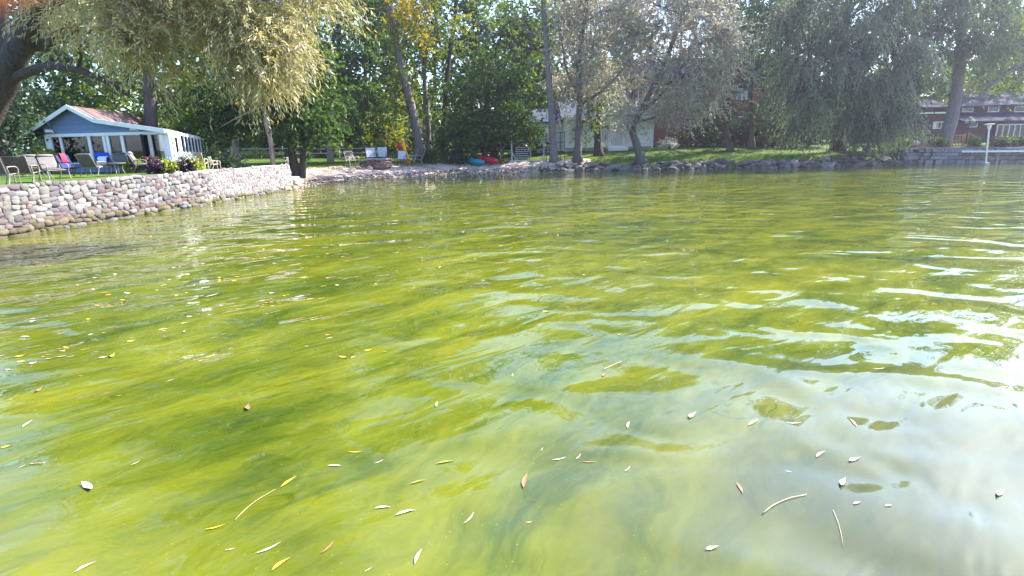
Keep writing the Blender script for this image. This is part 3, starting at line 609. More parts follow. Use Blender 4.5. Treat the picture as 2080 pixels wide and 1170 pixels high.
tree('weeping_willow', 'thick leaning trunk with a low branch before the dark red house', T(1915, 52, [(1930, 250, 0), (1943, 190, 0), (1950, 120, 0), (1955, 30, 0), (1960, -60, 0)]), 0.62, 0.28,
     [BL(1925, 20, 51.5, 45, 40, 2.0, 14), BL(1990, 20, 51.5, 50, 40, 2.2, 18), BL(1885, 70, 51.5, 30, 30, 1.4, 8), BL(1990, 85, 51.3, 30, 25, 1.2, 10), BL(1900, -40, 52, 60, 40, 2.4, 12), BL(2030, -20, 52, 60, 40, 2.6, 14), BL(1970, -110, 52, 130, 50, 3.4, 20), BL(2065, 90, 51, 25, 20, 1.2, 5)],
     'weep', 'L_blue', 'bark_lilac', 39, limbs=[([D(1944, 215, 52), D(1965, 200, 51.7), D(1990, 196, 51.5), D(2020, 165, 51.3), D(2080, 128, 51)], 0.19, 0.12), ([D(2080, 128, 51), D(2150, 60, 51), D(2200, -40, 51)], 0.12, 0.06)])
tree('broadleaf_tree', 'green tree at the far right edge above the red house roof', T(2150, 53, [(2150, 150, 0), (2140, 50, 0), (2130, -60, 0)]), 0.3, 0.15,
     [BL(2060, 70, 53, 55, 50, 2.4, 16), BL(2080, 140, 53, 45, 35, 2, 12), BL(2100, -20, 53, 100, 70, 3.2, 22), BL(2040, 180, 54, 25, 16, 1, 4), BL(2180, 100, 53, 80, 80, 3, 14)], 'broad', 'L_green', 'bark', 40)

# --- the wood behind, tree by tree
wood = [  # px, Y, top py, half width px, leaf, label
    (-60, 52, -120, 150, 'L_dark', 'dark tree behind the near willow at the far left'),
    (130, 58, 20, 100, 'L_green', 'green tree behind the ridge of the blue cottage'),
    (215, 66, 0, 100, 'L_yellow', 'yellow green tree behind the cottage roof middle'),
    (375, 64, -20, 90, 'L_yellow', 'yellow green tree above the low end of the cottage'),
    (545, 72, -60, 100, 'L_green', 'tall green tree behind the twin dark trunks'),
    (640, 70, -70, 90, 'L_dark', 'dark tree behind the pale straight trunk'),
    (745, 66, -80, 70, 'L_green', 'green tree behind the beach chairs left'),
    (800, 74, -90, 80, 'L_yellow', 'yellow green tree behind the leaning locust'),
    (880, 70, -60, 70, 'L_green', 'green tree behind the forked slender tree'),
    (955, 72, 60, 60, 'L_dark', 'dark tree left of the open patch of sky'),
    (1030, 78, 95, 60, 'L_green', 'lower hazy green tree under the open patch of sky'),
    (1085, 74, 110, 50, 'L_green', 'low tree behind the boat lift and tall trunk'),
    (1150, 80, 20, 70, 'L_green', 'tree behind the white house left wing'),
    (1260, 84, 0, 80, 'L_silver', 'pale tree above the white house roof'),
    (1370, 86, -20, 90, 'L_rust', 'rust coloured tree above the brick house'),
    (1490, 76, -70, 90, 'L_green', 'tree above the brick house right end'),
    (1600, 70, -60, 100, 'L_dark', 'dark tree behind the weeping willow left side'),
    (1720, 72, -60, 110, 'L_dark', 'dark tree behind the weeping willow middle'),
    (1830, 74, -40, 90, 'L_green', 'tree between the weeping willow and the red house'),
    (1990, 82, 40, 100, 'L_green', 'tree behind the dark red house roof'),
    (2100, 80, -20, 90, 'L_green', 'tree behind the right end of the red house'),
    (2200, 75, -60, 100, 'L_dark', 'dark tree beyond the right edge of the red house')]
for i, (px, Y, top, hw, lf, lab) in enumerate(wood):
    r = random.Random(i + 100); k = Y / F; top -= (210 if px < 900 else 60)  # tops raised out of view, most at left, to block reflected sky
    bl = []
    h = 300 - top
    for q in range(9):
        t = (q + 0.5) / 9; w = hw * (0.55 + 0.5 * math.sin(math.pi * min(1, t * 1.05)))
        bl.append(BL(px + r.uniform(-0.55, 0.55) * w, 285 - h * t, Y + r.uniform(-1.5, 1.5), w * 0.62, h * 0.12, None, 14))
    tree('wood_tree', lab, T(px, Y, [(px + r.uniform(-8, 8), 200, 0), (px + r.uniform(-15, 15), (200 + top) / 2, 0), (px, top + 20, 0)]), 0.28, 0.1, bl, 'far', lf, 'bark', 200 + i, group='trees of the wood behind the shore')

# --- shrubs and hedges
def shrub(name, label, px, Y, w, h, leaf, seed, kind='bush', n=26, cat='shrub', group=None, lsc=1.0, z=None, depth=None):
    rng = np.random.default_rng(seed); b = at(px, Y)
    if z is not None: b[2] = z
    root = thing(name, label, cat, b, 0, group)
    R = np.array([w / 2, depth or w * 0.4, h * 0.55])
    u = unit(rng.normal(0, 1, (n, 3))); u[:, 2] = np.abs(u[:, 2]) * 1.0 - 0.1
    s = np.array([0, 0, h * 0.4]) + u * R * rng.uniform(0.45, 0.95, (n, 1))
    st = MB()
    for q in s[: max(5, n // 3)]: st.tube(curve_pts((0, 0, -0.05), q, 0.05, 4, rng, 0.02), [0.03 * h, 0.02 * h, 0.012 * h, 0.006 * h], 4, False)
    tag(st.build('stems', M['bark'], root), kind='stuff')
    link('foliage', npmesh('foliage', leaves_for(s, u, kind, rng, 1.0, lsc), 4, M[leaf]), root)
    return root
for i, (px, Y, w, h, lf, lab, kd, n, ls) in enumerate([
    (435, 33, 2.2, 1.0, 'L_dark', 'low dark shrub mound at the far end of the cottage', 'bush', 40, 1.0),
    (470, 62, 4.5, 2.6, 'L_green', 'clipped green hedge behind the left end of the fence', 'broad', 34, 1.0),
    (530, 63, 4.5, 2.8, 'L_green', 'green hedge bush behind the fence middle', 'broad', 34, 1.0),
    (590, 64, 4.5, 3.0, 'L_dark', 'dark bush behind the fence near the twin trunks', 'broad', 34, 1.0),
    (515, 58.6, 3.0, 0.7, 'L_lime', 'yellow flowering ground bush under the split rail fence', 'bush', 26, 1.0),
    (425, 44, 2.4, 1.3, 'L_lime', 'yellow green shrub beside the cottage far corner', 'bush', 30, 1.0),
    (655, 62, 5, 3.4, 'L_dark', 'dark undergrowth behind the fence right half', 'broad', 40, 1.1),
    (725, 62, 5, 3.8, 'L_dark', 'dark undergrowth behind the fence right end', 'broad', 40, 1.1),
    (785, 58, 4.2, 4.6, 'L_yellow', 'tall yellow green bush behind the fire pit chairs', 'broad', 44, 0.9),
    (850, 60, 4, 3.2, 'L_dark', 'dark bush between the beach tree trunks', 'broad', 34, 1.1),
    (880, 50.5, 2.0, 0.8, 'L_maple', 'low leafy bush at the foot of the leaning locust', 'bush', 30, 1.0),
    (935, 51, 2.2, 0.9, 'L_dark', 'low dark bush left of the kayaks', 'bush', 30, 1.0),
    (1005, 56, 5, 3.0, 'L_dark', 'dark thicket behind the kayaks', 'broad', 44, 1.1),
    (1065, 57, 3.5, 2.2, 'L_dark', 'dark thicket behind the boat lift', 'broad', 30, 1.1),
    (1358, 56.5, 1.6, 0.9, 'L_whiteflower', 'white flowering shrub at the right corner of the white house', 'bush', 16, 0.8),
    (1400, 59, 3.5, 1.6, 'L_rust', 'rust coloured bush in front of the brick house', 'bush', 30, 1.3),
    (1450, 59, 3.6, 2.6, 'L_dark', 'dark bush behind the bending trunk', 'broad', 34, 1.1),
    (1505, 59, 3.6, 2.6, 'L_dark', 'dark bush between the two lawn trunks', 'broad', 34, 1.1),
    (1570, 58, 4, 3.0, 'L_dark', 'dark bush left of the trailing willow', 'broad', 36, 1.1),
    (1640, 57, 4, 3.2, 'L_dark', 'dark bush under the trailing willow', 'broad', 36, 1.1),
    (1760, 52, 3.4, 2.4, 'L_blue', 'grey green thicket at the foot of the willow', 'broad', 36, 0.9),
    (1825, 50.6, 2.4, 1.1, 'L_lime', 'pale yellow shrub at the end of the block seawall', 'bush', 22, 1.0),
    (1850, 51.5, 2.2, 1.6, 'L_blue', 'leafy shrub behind the yellow shrub by the seawall', 'bush', 28, 1.1),
]):
    shrub('shrub', lab, px, Y, w, h, lf, 400 + i, kd, n, lsc=ls)
# ------------------------------------------------------------------ fieldstone seawall
def arc_pt(a):
    i = int(np.clip(np.searchsorted(ARC, a) - 1, 0, len(SEG) - 1)); t = (a - ARC[i]) / SEG[i]
    # smoothed tangent
    d = (SHORE[i + 1] - SHORE[i]) / SEG[i]
    return SHORE[i] + (SHORE[i + 1] - SHORE[i]) * t, d
def wall_frame(a):
    p, d = arc_pt(a); _, d0 = arc_pt(a - 1.2); _, d1 = arc_pt(a + 1.2)
    d = d0 + d1; d = d / np.linalg.norm(d)
    n = np.array([d[1], -d[0]])                   # towards the water
    return p, d, n
WALL_TOP = 1.40; BATTER = 0.20
def wall_core(a0, a1, m, parent, top, thick=0.55, step=0.5, zb=-0.7, batter=BATTER, capname='core'):
    mb = MB(); rows = []
    a = a0; As = list(np.arange(a0, a1, step)) + [a1]
    for a in As:
        p, d, n = wall_frame(a); t = top(a)
        f0 = p; f1 = p - n * batter; b1 = p - n * (batter + thick)
        rows.append([(f0[0], f0[1], zb), (f1[0], f1[1], t), (b1[0], b1[1], t), (b1[0], b1[1], zb)])
    k = len(rows); o = [q for r in rows for q in r]; fs = []
    for i in range(k - 1):
        for j in range(4): fs.append((i * 4 + j, (i + 1) * 4 + j, (i + 1) * 4 + (j + 1) % 4, i * 4 + (j + 1) % 4))
    fs += [(0, 1, 2, 3), tuple((k - 1) * 4 + j for j in (3, 2, 1, 0))]
    mb.add(o, fs); return mb.build(capname, m, parent)
def stone_mesh(name, rng, n=9, depth=1.0):
    mb = MB(); ph = rng.uniform(0, 6.28)
    out = [1 + 0.13 * math.sin(2 * math.pi * 2 * j / n + ph) + rng.uniform(-0.11, 0.11) for j in range(n)]
    vs = []
    for r, y in ((0.97, -0.5), (1.0, 0.15), (0.80, 0.70), (0.42, 0.96)):
        for j in range(n):
            a = 2 * math.pi * j / n; e = 0.60
            cx = math.copysign(abs(math.cos(a)) ** e, math.cos(a)); cz = math.copysign(abs(math.sin(a)) ** e, math.sin(a))
            vs.append((0.5 * r * out[j] * cx, -y * depth * (1 + rng.uniform(-.08, .08)), 0.5 * r * out[j] * cz))
    vs.append((0, -depth, 0)); fs = []
    for i in range(3):
        for j in range(n): fs.append((i * n + j, i * n + (j + 1) % n, (i + 1) * n + (j + 1) % n, (i + 1) * n + j))
    for j in range(n): fs.append((3 * n + j, 3 * n + (j + 1) % n, 4 * n))
    mb.add(vs, fs); return mb
rs = random.Random(77)
A0 = ARC[3] - 2.2; A1 = ARC[7] + 0.3
swall = thing('stone_seawall', 'rounded fieldstone seawall along the water at left, whitewashed at its far end', 'seawall', (0, 0, 0))
A_LIME = ARC[5] + 3.6
wtop = lambda a: WALL_TOP + 0.02 * math.sin(a * 1.3)
wall_core(A0, A_LIME, M['mortar'], swall, wtop)
wall_core(A_LIME, A1, M['limewash'], swall, wtop)
protos = {}
for k in stone_cols:
    protos[k] = []
    for q in range(3):
        me = stone_mesh('stone', rs).mesh('stone', M['st_' + k], True); protos[k].append(me)
cells = []
row_h = [0.17, 0.16, 0.15, 0.15, 0.15, 0.15, 0.15, 0.15, 0.16, 0.14]; z0 = -0.10
for ri, rh in enumerate(row_h):
    a = A0 + rs.uniform(0, 0.3)
    while a < A1 - 0.1:
        w = rs.choice([rs.uniform(0.15, 0.24), rs.uniform(0.22, 0.34), rs.uniform(0.26, 0.42)]) * (1.2 if ri < 2 else 1.0)
        if a > A_LIME: w *= 0.8
        zc = z0 + rh / 2 + 0.035 * math.sin(a * 2.1 + ri * 0.7) + 0.02 * math.sin(a * 5.3 + ri * 2) + rs.uniform(-0.03, 0.03)
        hgt = rh * rs.uniform(0.92, 1.38)
        if rs.random() < 0.14 and ri not in (0, 9): hgt *= 1.45
        lim = a > A_LIME + rs.uniform(-0.8, 0.8)
        zz = zc
        if ri == 0: k = rs.choice(['ochre', 'tan', 'ochre', 'grey'])
        elif ri == 1: k = rs.choice(['tan', 'ochre', 'tan', 'cream', 'moss' if rs.random() < 0.45 else 'tan'])
        elif ri in (2, 3) and not lim: k = rs.choice(['pink', 'rose', 'mauve', 'tan', 'cream', 'pink', 'rose', 'tan'] if ri == 2 else ['pink', 'rose', 'mauve', 'pink', 'cream', 'white'])
        elif lim: k = rs.choice(['white', 'white', 'white', 'cream', 'pink'])
        else: k = rs.choice(['white', 'white', 'cream', 'grey', 'mauve', 'pink', 'white', 'rose', 'cream'])
        cells.append((a + w / 2, zc, w * 1.12, hgt, k, ri, lim)); a += w
    z0 += rh * 0.985
def stone_matrix(c):
    a, zc, w, hgt, k, ri, lim = c
    p, d, n = wall_frame(a); t = (zc + 0.7) / (WALL_TOP + 0.7)
    f = p - n * BATTER * t
    dep = (0.06 if not lim else 0.03) * rs.uniform(0.6, 1.4) + (0.10 if ri == 0 else 0.05 if ri == 1 else 0)
    X = Vector((d[0], d[1], 0)); Yv = Vector((-n[0], -n[1], 0)); Z = Vector((0, 0, 1))
    R = Matrix((X, Yv, Z)).transposed().to_4x4()
    loc = Matrix.Translation((f[0], f[1], zc))
    return loc @ R @ Matrix.Rotation(rs.uniform(-0.3, 0.3), 4, 'Y') @ Matrix.Diagonal((w, dep, hgt, 1))
def seen_size(c):
    p, d, n = wall_frame(c[0]); x, y = project((p[0], p[1], c[1])); dist = math.hypot(p[0], p[1])
    return (c[2] * c[3] / dist ** 2) if -15 < x < 2090 and c[1] > -0.06 else 0
cells.sort(key=seen_size, reverse=True)
rest = {}
for i, c in enumerate(cells):
    me = rs.choice(protos[c[4]]); mm = stone_matrix(c)
    if i < 300:
        o = link('stone', me, swall); o.matrix_local = mm
    elif seen_size(c) > 0:
        rest.setdefault('all', []).append((me, mm))
if rest:
    bmj = MB(); mats = []; idx = []
    for me, mm in rest['all']:
        if me.materials[0] not in mats: mats.append(me.materials[0])
        idx += [mats.index(me.materials[0])] * len(me.polygons)
        bmj.add([mm @ v.co for v in me.vertices], [tuple(p.vertices) for p in me.polygons])
    o = bmj.build('far_stones', None, swall, True); tag(o, kind='stuff')
    for m_ in mats: o.data.materials.append(m_)
    o.data.polygons.foreach_set('material_index', idx)

# ------------------------------------------------------------------ blue cottage
def lerp(a, b, t): return np.array(a, float) + (np.array(b, float) - np.array(a, float)) * t
def cottage():
    gzv = 1.33
    A = D(97, 300, 29.6); A[2] = gzv; C = D(345, 300, 29.0); C[2] = gzv
    dirs = np.array([-math.sin(math.radians(17)), math.cos(math.radians(17)), 0])
    Lside = 9.0; E = C + dirs * Lside; Bk = A + np.array([0, 1, 0]) * 8.5
    root = thing('blue_cottage', 'small blue cottage with white trim and red roof behind the patio chairs', 'cottage', C)
    c0 = C.copy(); A, C, E, Bk = A - c0, C - c0, E - c0, Bk - c0
    U = (C - A); Wd = np.linalg.norm(U); u = U / Wd; nf = np.array([u[1], -u[0], 0])   # front normal towards the lake
    def FP(t, z, out=0.0): return A + U * t + nf * out + np.array([0, 0, z])       # on the front wall
    z_hd, z_e = 1.75, 1.93
    prof = [(-0.13, 1.92), (0.275, 3.22), (0.465, 2.55), (1.02, 1.98)]
    # interior shell, so that the panes look into a dark room
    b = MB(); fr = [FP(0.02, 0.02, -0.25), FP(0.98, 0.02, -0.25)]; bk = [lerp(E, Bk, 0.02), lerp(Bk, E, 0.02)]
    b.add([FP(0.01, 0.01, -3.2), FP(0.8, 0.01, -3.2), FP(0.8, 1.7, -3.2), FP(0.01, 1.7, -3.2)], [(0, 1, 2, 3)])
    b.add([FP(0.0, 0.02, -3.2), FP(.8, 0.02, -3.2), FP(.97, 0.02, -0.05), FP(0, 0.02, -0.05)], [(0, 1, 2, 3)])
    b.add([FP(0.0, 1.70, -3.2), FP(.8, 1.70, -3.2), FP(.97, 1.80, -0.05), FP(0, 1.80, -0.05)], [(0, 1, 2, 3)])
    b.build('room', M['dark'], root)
    # lower panel wall under the windows, posts and rails
    wz = 0.42
    b = MB(); b.prism([FP(0, 0, 0), FP(1, 0, 0), FP(1, wz, 0), FP(0, wz, 0)], tuple(-nf * 0.12)); b.build('sill_wall', M['blue'], root)
    b = MB(); b.prism([FP(0, wz, .04), FP(1, wz, .04), FP(1, wz + .07, .04), FP(0, wz + .07, .04)], tuple(-nf * 0.2)); b.build('sill', M['white'], root)
    b = MB(); b.prism([FP(-.005, z_hd, .05), FP(1.005, z_hd + .02, .05), FP(1.005, z_hd + .17, .05), FP(-.005, z_hd + .15, .05)], tuple(-nf * 0.2)); b.build('header_beam', M['white'], root)
    posts = [(-0.005, 0.045), (0.112, 0.13), (0.345, 0.368), (0.468, 0.49), (0.497, 0.52), (0.615, 0.64), (0.838, 0.862), (0.955, 1.01)]
    for a, c in posts:
        b = MB(); zlo = 0.0 if c > 1 or a < 0 else wz + .07
        b.prism([FP(a, zlo, .03), FP(c, zlo, .03), FP(c, z_hd, .03), FP(a, z_hd, .03)], tuple(-nf * 0.14)); b.build('post', M['white'], root)
    panes = [(0.045, 0.112, 'a'), (0.13, 0.345, 'b'), (0.368, 0.468, 'c'), (0.52, 0.615, 'd'), (0.64, 0.838, 'e'), (0.862, 0.955, 'f')]
    for a, c, k in panes:
        b = MB(); b.prism([FP(a, wz + .07, -.04), FP(c, wz + .07, -.04), FP(c, z_hd, -.04), FP(a, z_hd, -.04)], tuple(-nf * 0.008)); w = b.build('window', M['glass'], root)
        if k in 'bdef':
            rows = []
            a1, c1 = {'b': (a + .005, c - .01), 'd': (a, a + .03), 'e': (a, a + .055), 'f': (c - .03, c)}[k]
            for zi in range(9):
                z = wz + (z_hd - wz) * zi / 8; row = []
                for q in range(25):
                    t = q / 24; pull = (1 - 0.55 * max(0, (zi - 2) / 6) if k == 'b' else 1 - 0.35 * math.sin(math.pi * zi / 8)) if k != 'f' else 1
                    tt = a1 + (c1 - a1) * t * (1.0 if k != 'b' else min(1, 1.25 - 0.45 * zi / 8 if zi > 3 else 1))
                    row.append(FP(tt if k != 'f' else c1 - (c1 - a1) * t * pull, z, -.085 + .02 * math.sin(q * 1.9)))
                rows.append(row)
            MB().sheet(rows).build('curtain_sheen', M['curtain_sheen'], w, True)  # in the wide left pane this pale sheet imitates reflected sky
    # gable with lap boards
    def xr(z):                                    # gable limits at height z
        (t0, za), (t1, zb), (t2, zc), (t3, zd) = prof
        lo = t0 + (t1 - t0) * (z - za) / (zb - za)
        hi = t2 + (t3 - t2) * (z - zc) / (zd - zc) if z < zc else t1 + (t2 - t1) * (z - zb) / (zc - zb)
        return max(0.0, lo + .02), min(1.0, hi - .01)
    z = z_hd + .15; bh = 0.125
    while z < 3.1:
        z1 = min(z + bh, 3.16); l0, h0 = xr(z); l1, h1 = xr(z1)
        b = MB(); b.add([FP(l0, z, .035), FP(h0, z, .035), FP(h1, z1 + .01, .012), FP(l1, z1 + .01, .012), FP(l0, z, -.05), FP(h0, z, -.05), FP(h1, z1 + .01, -.05), FP(l1, z1 + .01, -.05)],
                        [(0, 1, 2, 3), (4, 7, 6, 5), (0, 4, 5, 1), (3, 2, 6, 7), (0, 3, 7, 4), (1, 5, 6, 2)])
        b.build('siding_board', M['blue'], root); z += bh
    # roof planes, front to back; the right slope sinks towards the far end
    back_dir = lerp((0, 1, 0), dirs, 0.6); back_dir = back_dir / np.linalg.norm(back_dir)
    fr_pts = [FP(t, zz, .35) for t, zz in prof]
    drops = [0, 0.05, 0.2, 0.28]; lens = [8.6, 8.6, 8.8, Lside + .5]; dd = [np.array([0, 1, 0]), back_dir, lerp(back_dir, dirs, .6), dirs]
    bk_pts = [p + d_ * l - np.array([0, 0, dr]) for p, d_, l, dr in zip(fr_pts, dd, lens, drops)]
    for i, nm in enumerate(('roof_slope', 'roof_slope', 'roof_slope')):
        rows = [[lerp(lerp(fr_pts[i], fr_pts[i + 1], s / 3), lerp(bk_pts[i], bk_pts[i + 1], s / 3), q / 8) for q in range(9)] for s in range(4)]
        b = MB(); b.sheet(rows); b.sheet([[p - np.array([0, 0, .08]) for p in r] for r in rows])
        o = b.build(nm, M['roof_red'], root)
        # raised seams of the roofing strips
        if i > 0:
            for q in range(1, 8):
                sb = MB(); a_, c_ = rows[0][q], rows[3][q]; sb.bar(a_ + np.array([0, 0, .012]), c_ + np.array([0, 0, .012]), 0.05, 0.025); sb.build('seam', M['roof_red'], o)
    for i in range(3):                            # white barge boards
        b = MB(); p, q = fr_pts[i], fr_pts[i + 1]; dn = np.array([0, 0, -.17])
        b.prism([p + np.array([0, 0, .03]), q + np.array([0, 0, .03]), q + dn, p + dn], tuple(nf * .04)); b.build('barge_board', M['white'], root)
    b = MB(); p, q = fr_pts[3], bk_pts[3]; b.bar(p - np.array([0, 0, .06]) + u * .02, q - np.array([0, 0, .06]) + u * .02, .04, .16); b.build('fascia', M['white'], root)
    # side wall: boards, door, row of narrow windows
    sd = dirs; sn = np.array([dirs[1], -dirs[0], 0])
    def SP(s, zz, out=0.0): return C + sd * s + sn * out + np.array([0, 0, zz])
    def top(s): return 1.86 - 0.26 * s / Lside
    z = 0.0
    while z < 0.76:
        b = MB(); b.add([SP(2.3, z, .03), SP(Lside, z, .03), SP(Lside, z + .13, .008), SP(2.3, z + .13, .008), SP(2.3, z, -.06), SP(Lside, z, -.06), SP(Lside, z + .13, -.06), SP(2.3, z + .13, -.06)],
                        [(0, 1, 2, 3), (4, 7, 6, 5), (0, 4, 5, 1), (3, 2, 6, 7), (0, 3, 7, 4), (1, 5, 6, 2)])
        b.build('siding_board', M['blue'], root); z += .125
    b = MB(); b.prism([SP(-.01, 0, .04), SP(.22, 0, .04), SP(.22, top(0), .04), SP(-.01, top(0), .04)], tuple(-sn * .15)); b.build('corner_board', M['white'], root)
    for s0, s1 in ((0.22, 0.75), (1.0, 1.75)):    # screen door and tall sidelight
        b = MB()
        for (x0, x1, y0, y1) in ((s0, s0 + .09, 0, 1.72), (s1 - .09, s1, 0, 1.72), (s0, s1, 1.64, 1.74), (s0, s1, 0, .12)):
            b.prism([SP(x0, y0, .03), SP(x1, y0, .03), SP(x1, y1, .03), SP(x0, y1, .03)], tuple(-sn * .08))
        dr = b.build('door', M['white'], root)
        b = MB(); b.prism([SP(s0 + .09, .12, 0), SP(s1 - .09, .12, 0), SP(s1 - .09, 1.64, 0), SP(s0 + .09, 1.64, 0)], tuple(-sn * .01)); b.build('pane', M['glass'], dr)
    b = MB(); b.prism([SP(.75, 0, .02), SP(1.0, 0, .02), SP(1.0, 1.8, .02), SP(.75, 1.8, .02)], tuple(-sn * .1)); b.prism([SP(1.75, 0, .02), SP(2.3, 0, .02), SP(2.3, 1.8, .02), SP(1.75, 1.8, .02)], tuple(-sn * .1)); b.build('side_panel', M['white'], root)
    b = MB(); b.prism([SP(2.2, .80, .06), SP(Lside, .80, .06), SP(Lside, .86, .06), SP(2.2, .86, .06)], tuple(-sn * .12)); b.build('side_sill', M['white'], root)
    nwin = 8
    for i in range(nwin + 1):
        s = 2.3 + (Lside - 2.35) * i / nwin; b = MB()
        b.prism([SP(s - .05, .86, .04), SP(s + .05, .86, .04), SP(s + .05, top(s), .04), SP(s - .05, top(s), .04)], tuple(-sn * .1)); b.build('mullion', M['white'], root)
        if i < nwin:
            s1 = s + (Lside - 2.35) / nwin; b = MB()
            b.prism([SP(s + .05, .86, 0), SP(s1 - .05, .86, 0), SP(s1 - .05, top(s1), 0), SP(s + .05, top(s), 0)], tuple(-sn * .01)); b.build('side_window', M['glass'], root)
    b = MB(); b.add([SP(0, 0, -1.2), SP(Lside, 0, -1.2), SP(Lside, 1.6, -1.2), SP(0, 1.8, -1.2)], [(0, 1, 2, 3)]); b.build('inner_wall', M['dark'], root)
    b = MB(); b.prism([lerp(E, C, 0), E + np.array([-3.5, 0.5, 0]), E + np.array([-3.5, .5, 2.2]), E + np.array([0, 0, 1.6])], (0, .1, 0)); b.build('back_wall', M['blue'], root)
    b = MB(); b.prism([A, A + np.array([0, 8, 0]), A + np.array([0, 8, 1.9]), A + np.array([0, 0, 1.9])], (.1, 0, 0)); b.build('left_wall', M['blue'], root)
    for t in (0.06, 0.75):                        # flood lamps under the gable
        p = FP(t, z_hd + .28 + .02, .14); b = MB(); b.box(p, (.30, .16, .13)); b.bar(p + np.array([.12, 0, -.02]), p + np.array([.24, -.06, -.08]), .07, .07); b.build('flood_lamp', M['white'], root, bevel=.012)
cottage()

# ------------------------------------------------------------------ chairs
def sling_chair(name, label, frame, cloth, group, cushion=None, back_m=None, arms=True, rake=0.34, cat='chair'):
    """0.95 m outdoor chair facing -Y: bent tube frame, sling seat and back, arms, four legs"""
    t = thing(name, label, cat, group=group)
    r = 0.017
    for s in (-1, 1):
        x = s * 0.29
        b = MB(); b.tube(smooth_path([(x, -0.28, 0.40), (x, -0.05, 0.385), (x, 0.18, 0.38), (x, 0.18 + rake * 0.28, 0.62), (x, 0.18 + rake * 0.62, 0.97)], 3), r, 6); b.build('side_rail', M[frame], t, True)
        if arms:
            b = MB(); b.tube(smooth_path([(s * .33, .24, .62), (s * .335, .0, .635), (s * .335, -.24, .62), (s * .335, -.33, .54), (s * .33, -.30, .38)], 3), r * 1.25, 6); b.build('arm', M[frame], t, True)
        b = MB(); b.tube(smooth_path([(s * .33, -.30, .40), (s * .33, -.31, .2), (s * .34, -.35, 0)], 3), r, 6); b.build('leg', M[frame], t, True)
        b = MB(); b.tube(smooth_path([(s * .33, .22, .60), (s * .33, .16, .36), (s * .33, .24, .15), (s * .34, .34, 0)], 3), r, 6); b.build('leg', M[frame], t, True)
    b = MB()
    for y, z, w in ((-.28, .40, .33), (.18, .375, .33), (.18 + rake * .62, .965, .29)): b = MB(); b.bar((-w, y, z), (w, y, z), .027); b.build('cross_bar', M[frame], t)
    def sheet(path, w, th, sag):
        rows = [[(w * (q / 4 - .5), y, z - sag * (1 - (q / 2 - 1) ** 2)) for q in range(5)] for y, z in path]
        b = MB(); b.sheet(rows); b.sheet([[(x, y + th * .3, z - th) for x, y, z in rr] for rr in rows]); return b
    sheet([(-.27, .405), (-.1, .375), (.05, .37), (.17, .385)], .56, .012, .03).build('seat', M[cloth], t, True)
    sheet([(.18, .40), (.18 + rake * .2, .56), (.18 + rake * .42, .76), (.18 + rake * .61, .955)], .56, .012, .02).build('backrest', M[back_m or cloth], t, True)
    if cushion:
        for nm, pth in (('seat_cushion', [(-.26, .43), (-.1, .44), (.08, .43), (.15, .43)]), ('back_cushion', [(.13, .46), (.13 + rake * .2, .60), (.13 + rake * .42, .80), (.13 + rake * .64, 1.0)])):
            rows = []
            for y, z in pth: rows.append([(.52 * (q / 6 - .5), y, z + .03 * (1 - (q / 3 - 1) ** 4)) for q in range(7)])
            b = MB(); b.sheet(rows); b.sheet([[(x, y + .05, z - .07) for x, y, z in rr] for rr in rows]); k = len(rows) * 7
            loop = [q for q in range(7)] + [6 + 7 * i for i in range(1, len(rows))] + [k - 1 - q for q in range(1, 7)] + [7 * i for i in range(len(rows) - 2, 0, -1)]
            for i in range(len(loop)): a_, c_ = loop[i], loop[(i + 1) % len(loop)]; b.f.append((a_, c_, c_ + k, a_ + k))
            b.build(nm, M[cushion], t, True, bevel=.015)
            if nm == 'back_cushion':              # stitched bolster along the top
                bb = MB(); bb.tube([(-.25, .12 + rake * .60, .955), (0, .12 + rake * .60, .965), (.25, .12 + rake * .60, .955)], .05, 8); bb.build('bolster', M[cushion], t, True)
    return t
def towel(name, label, m, pts, w, right, parent=None, cat='towel'):
    """cloth strip draped along pts, w wide along the vector right"""
    rr = np.array(right, float); rows = []
    for i, p in enumerate(pts): rows.append([np.array(p, float) + rr * w * (q / 8 - .5) + np.array([0, -.012 * math.sin(q * 1.7 + i), .008 * math.sin(q * 2.3)]) for q in range(9)])
    base = np.array(pts[-1], float); t = thing(name, label, cat, base)
    b = MB(); b.sheet([[p - base for p in r] for r in rows]); o = b.build('cloth', M[m], t, True); so = o.modifiers.new('thick', 'SOLIDIFY'); so.thickness = 0.018
    return t
TZ = 1.34
def tpos(px, py):  return G(px, py, TZ)
S_P = 0.92
chairs = [  # px, base py, facing (0 = to camera), builder args, label
    (4, 378, 2.6, dict(frame='tan_frame', cloth='sling', back_m='sling_back'), 'leftmost patio chair cut by the frame, its back to the water'),
    (50, 374, 2.75, dict(frame='tan_frame', cloth='sling', back_m='sling_back'), 'taupe patio chair with its back to the water, second from the left'),
    (72, 358, 0.25, dict(frame='tan_frame', cloth='sling', cushion='sling'), 'cushioned patio chair facing the water behind the dark round table'),
    (112, 366, 0.55, dict(frame='tan_frame', cloth='sling', cushion='sling'), 'cushioned patio chair facing the water right of the dark round table'),
    (150, 358, 0.9, dict(frame='black', cloth='navy'), 'navy canvas chair with a red cloth left of the reclined chair'),
    (192, 357, 2.5, dict(frame='tan_frame', cloth='sling', back_m='sling_back', rake=.55, cushion='sling'), 'reclined cushioned patio chair seen from behind below the big window'),
    (216, 350, 0.2, dict(frame='tan_frame', cloth='sling'), 'patio chair draped with a royal blue towel'),
    (252, 349, 0.0, dict(frame='tan_frame', cloth='sling', cushion='sling'), 'cushioned patio chair facing the water behind the pale round table'),
    (290, 350, 1.35, dict(frame='tan_frame', cloth='sling', cushion='sling', rake=.45), 'patio chair in side view with a patterned towel on its back'),
]
chair_pos = []
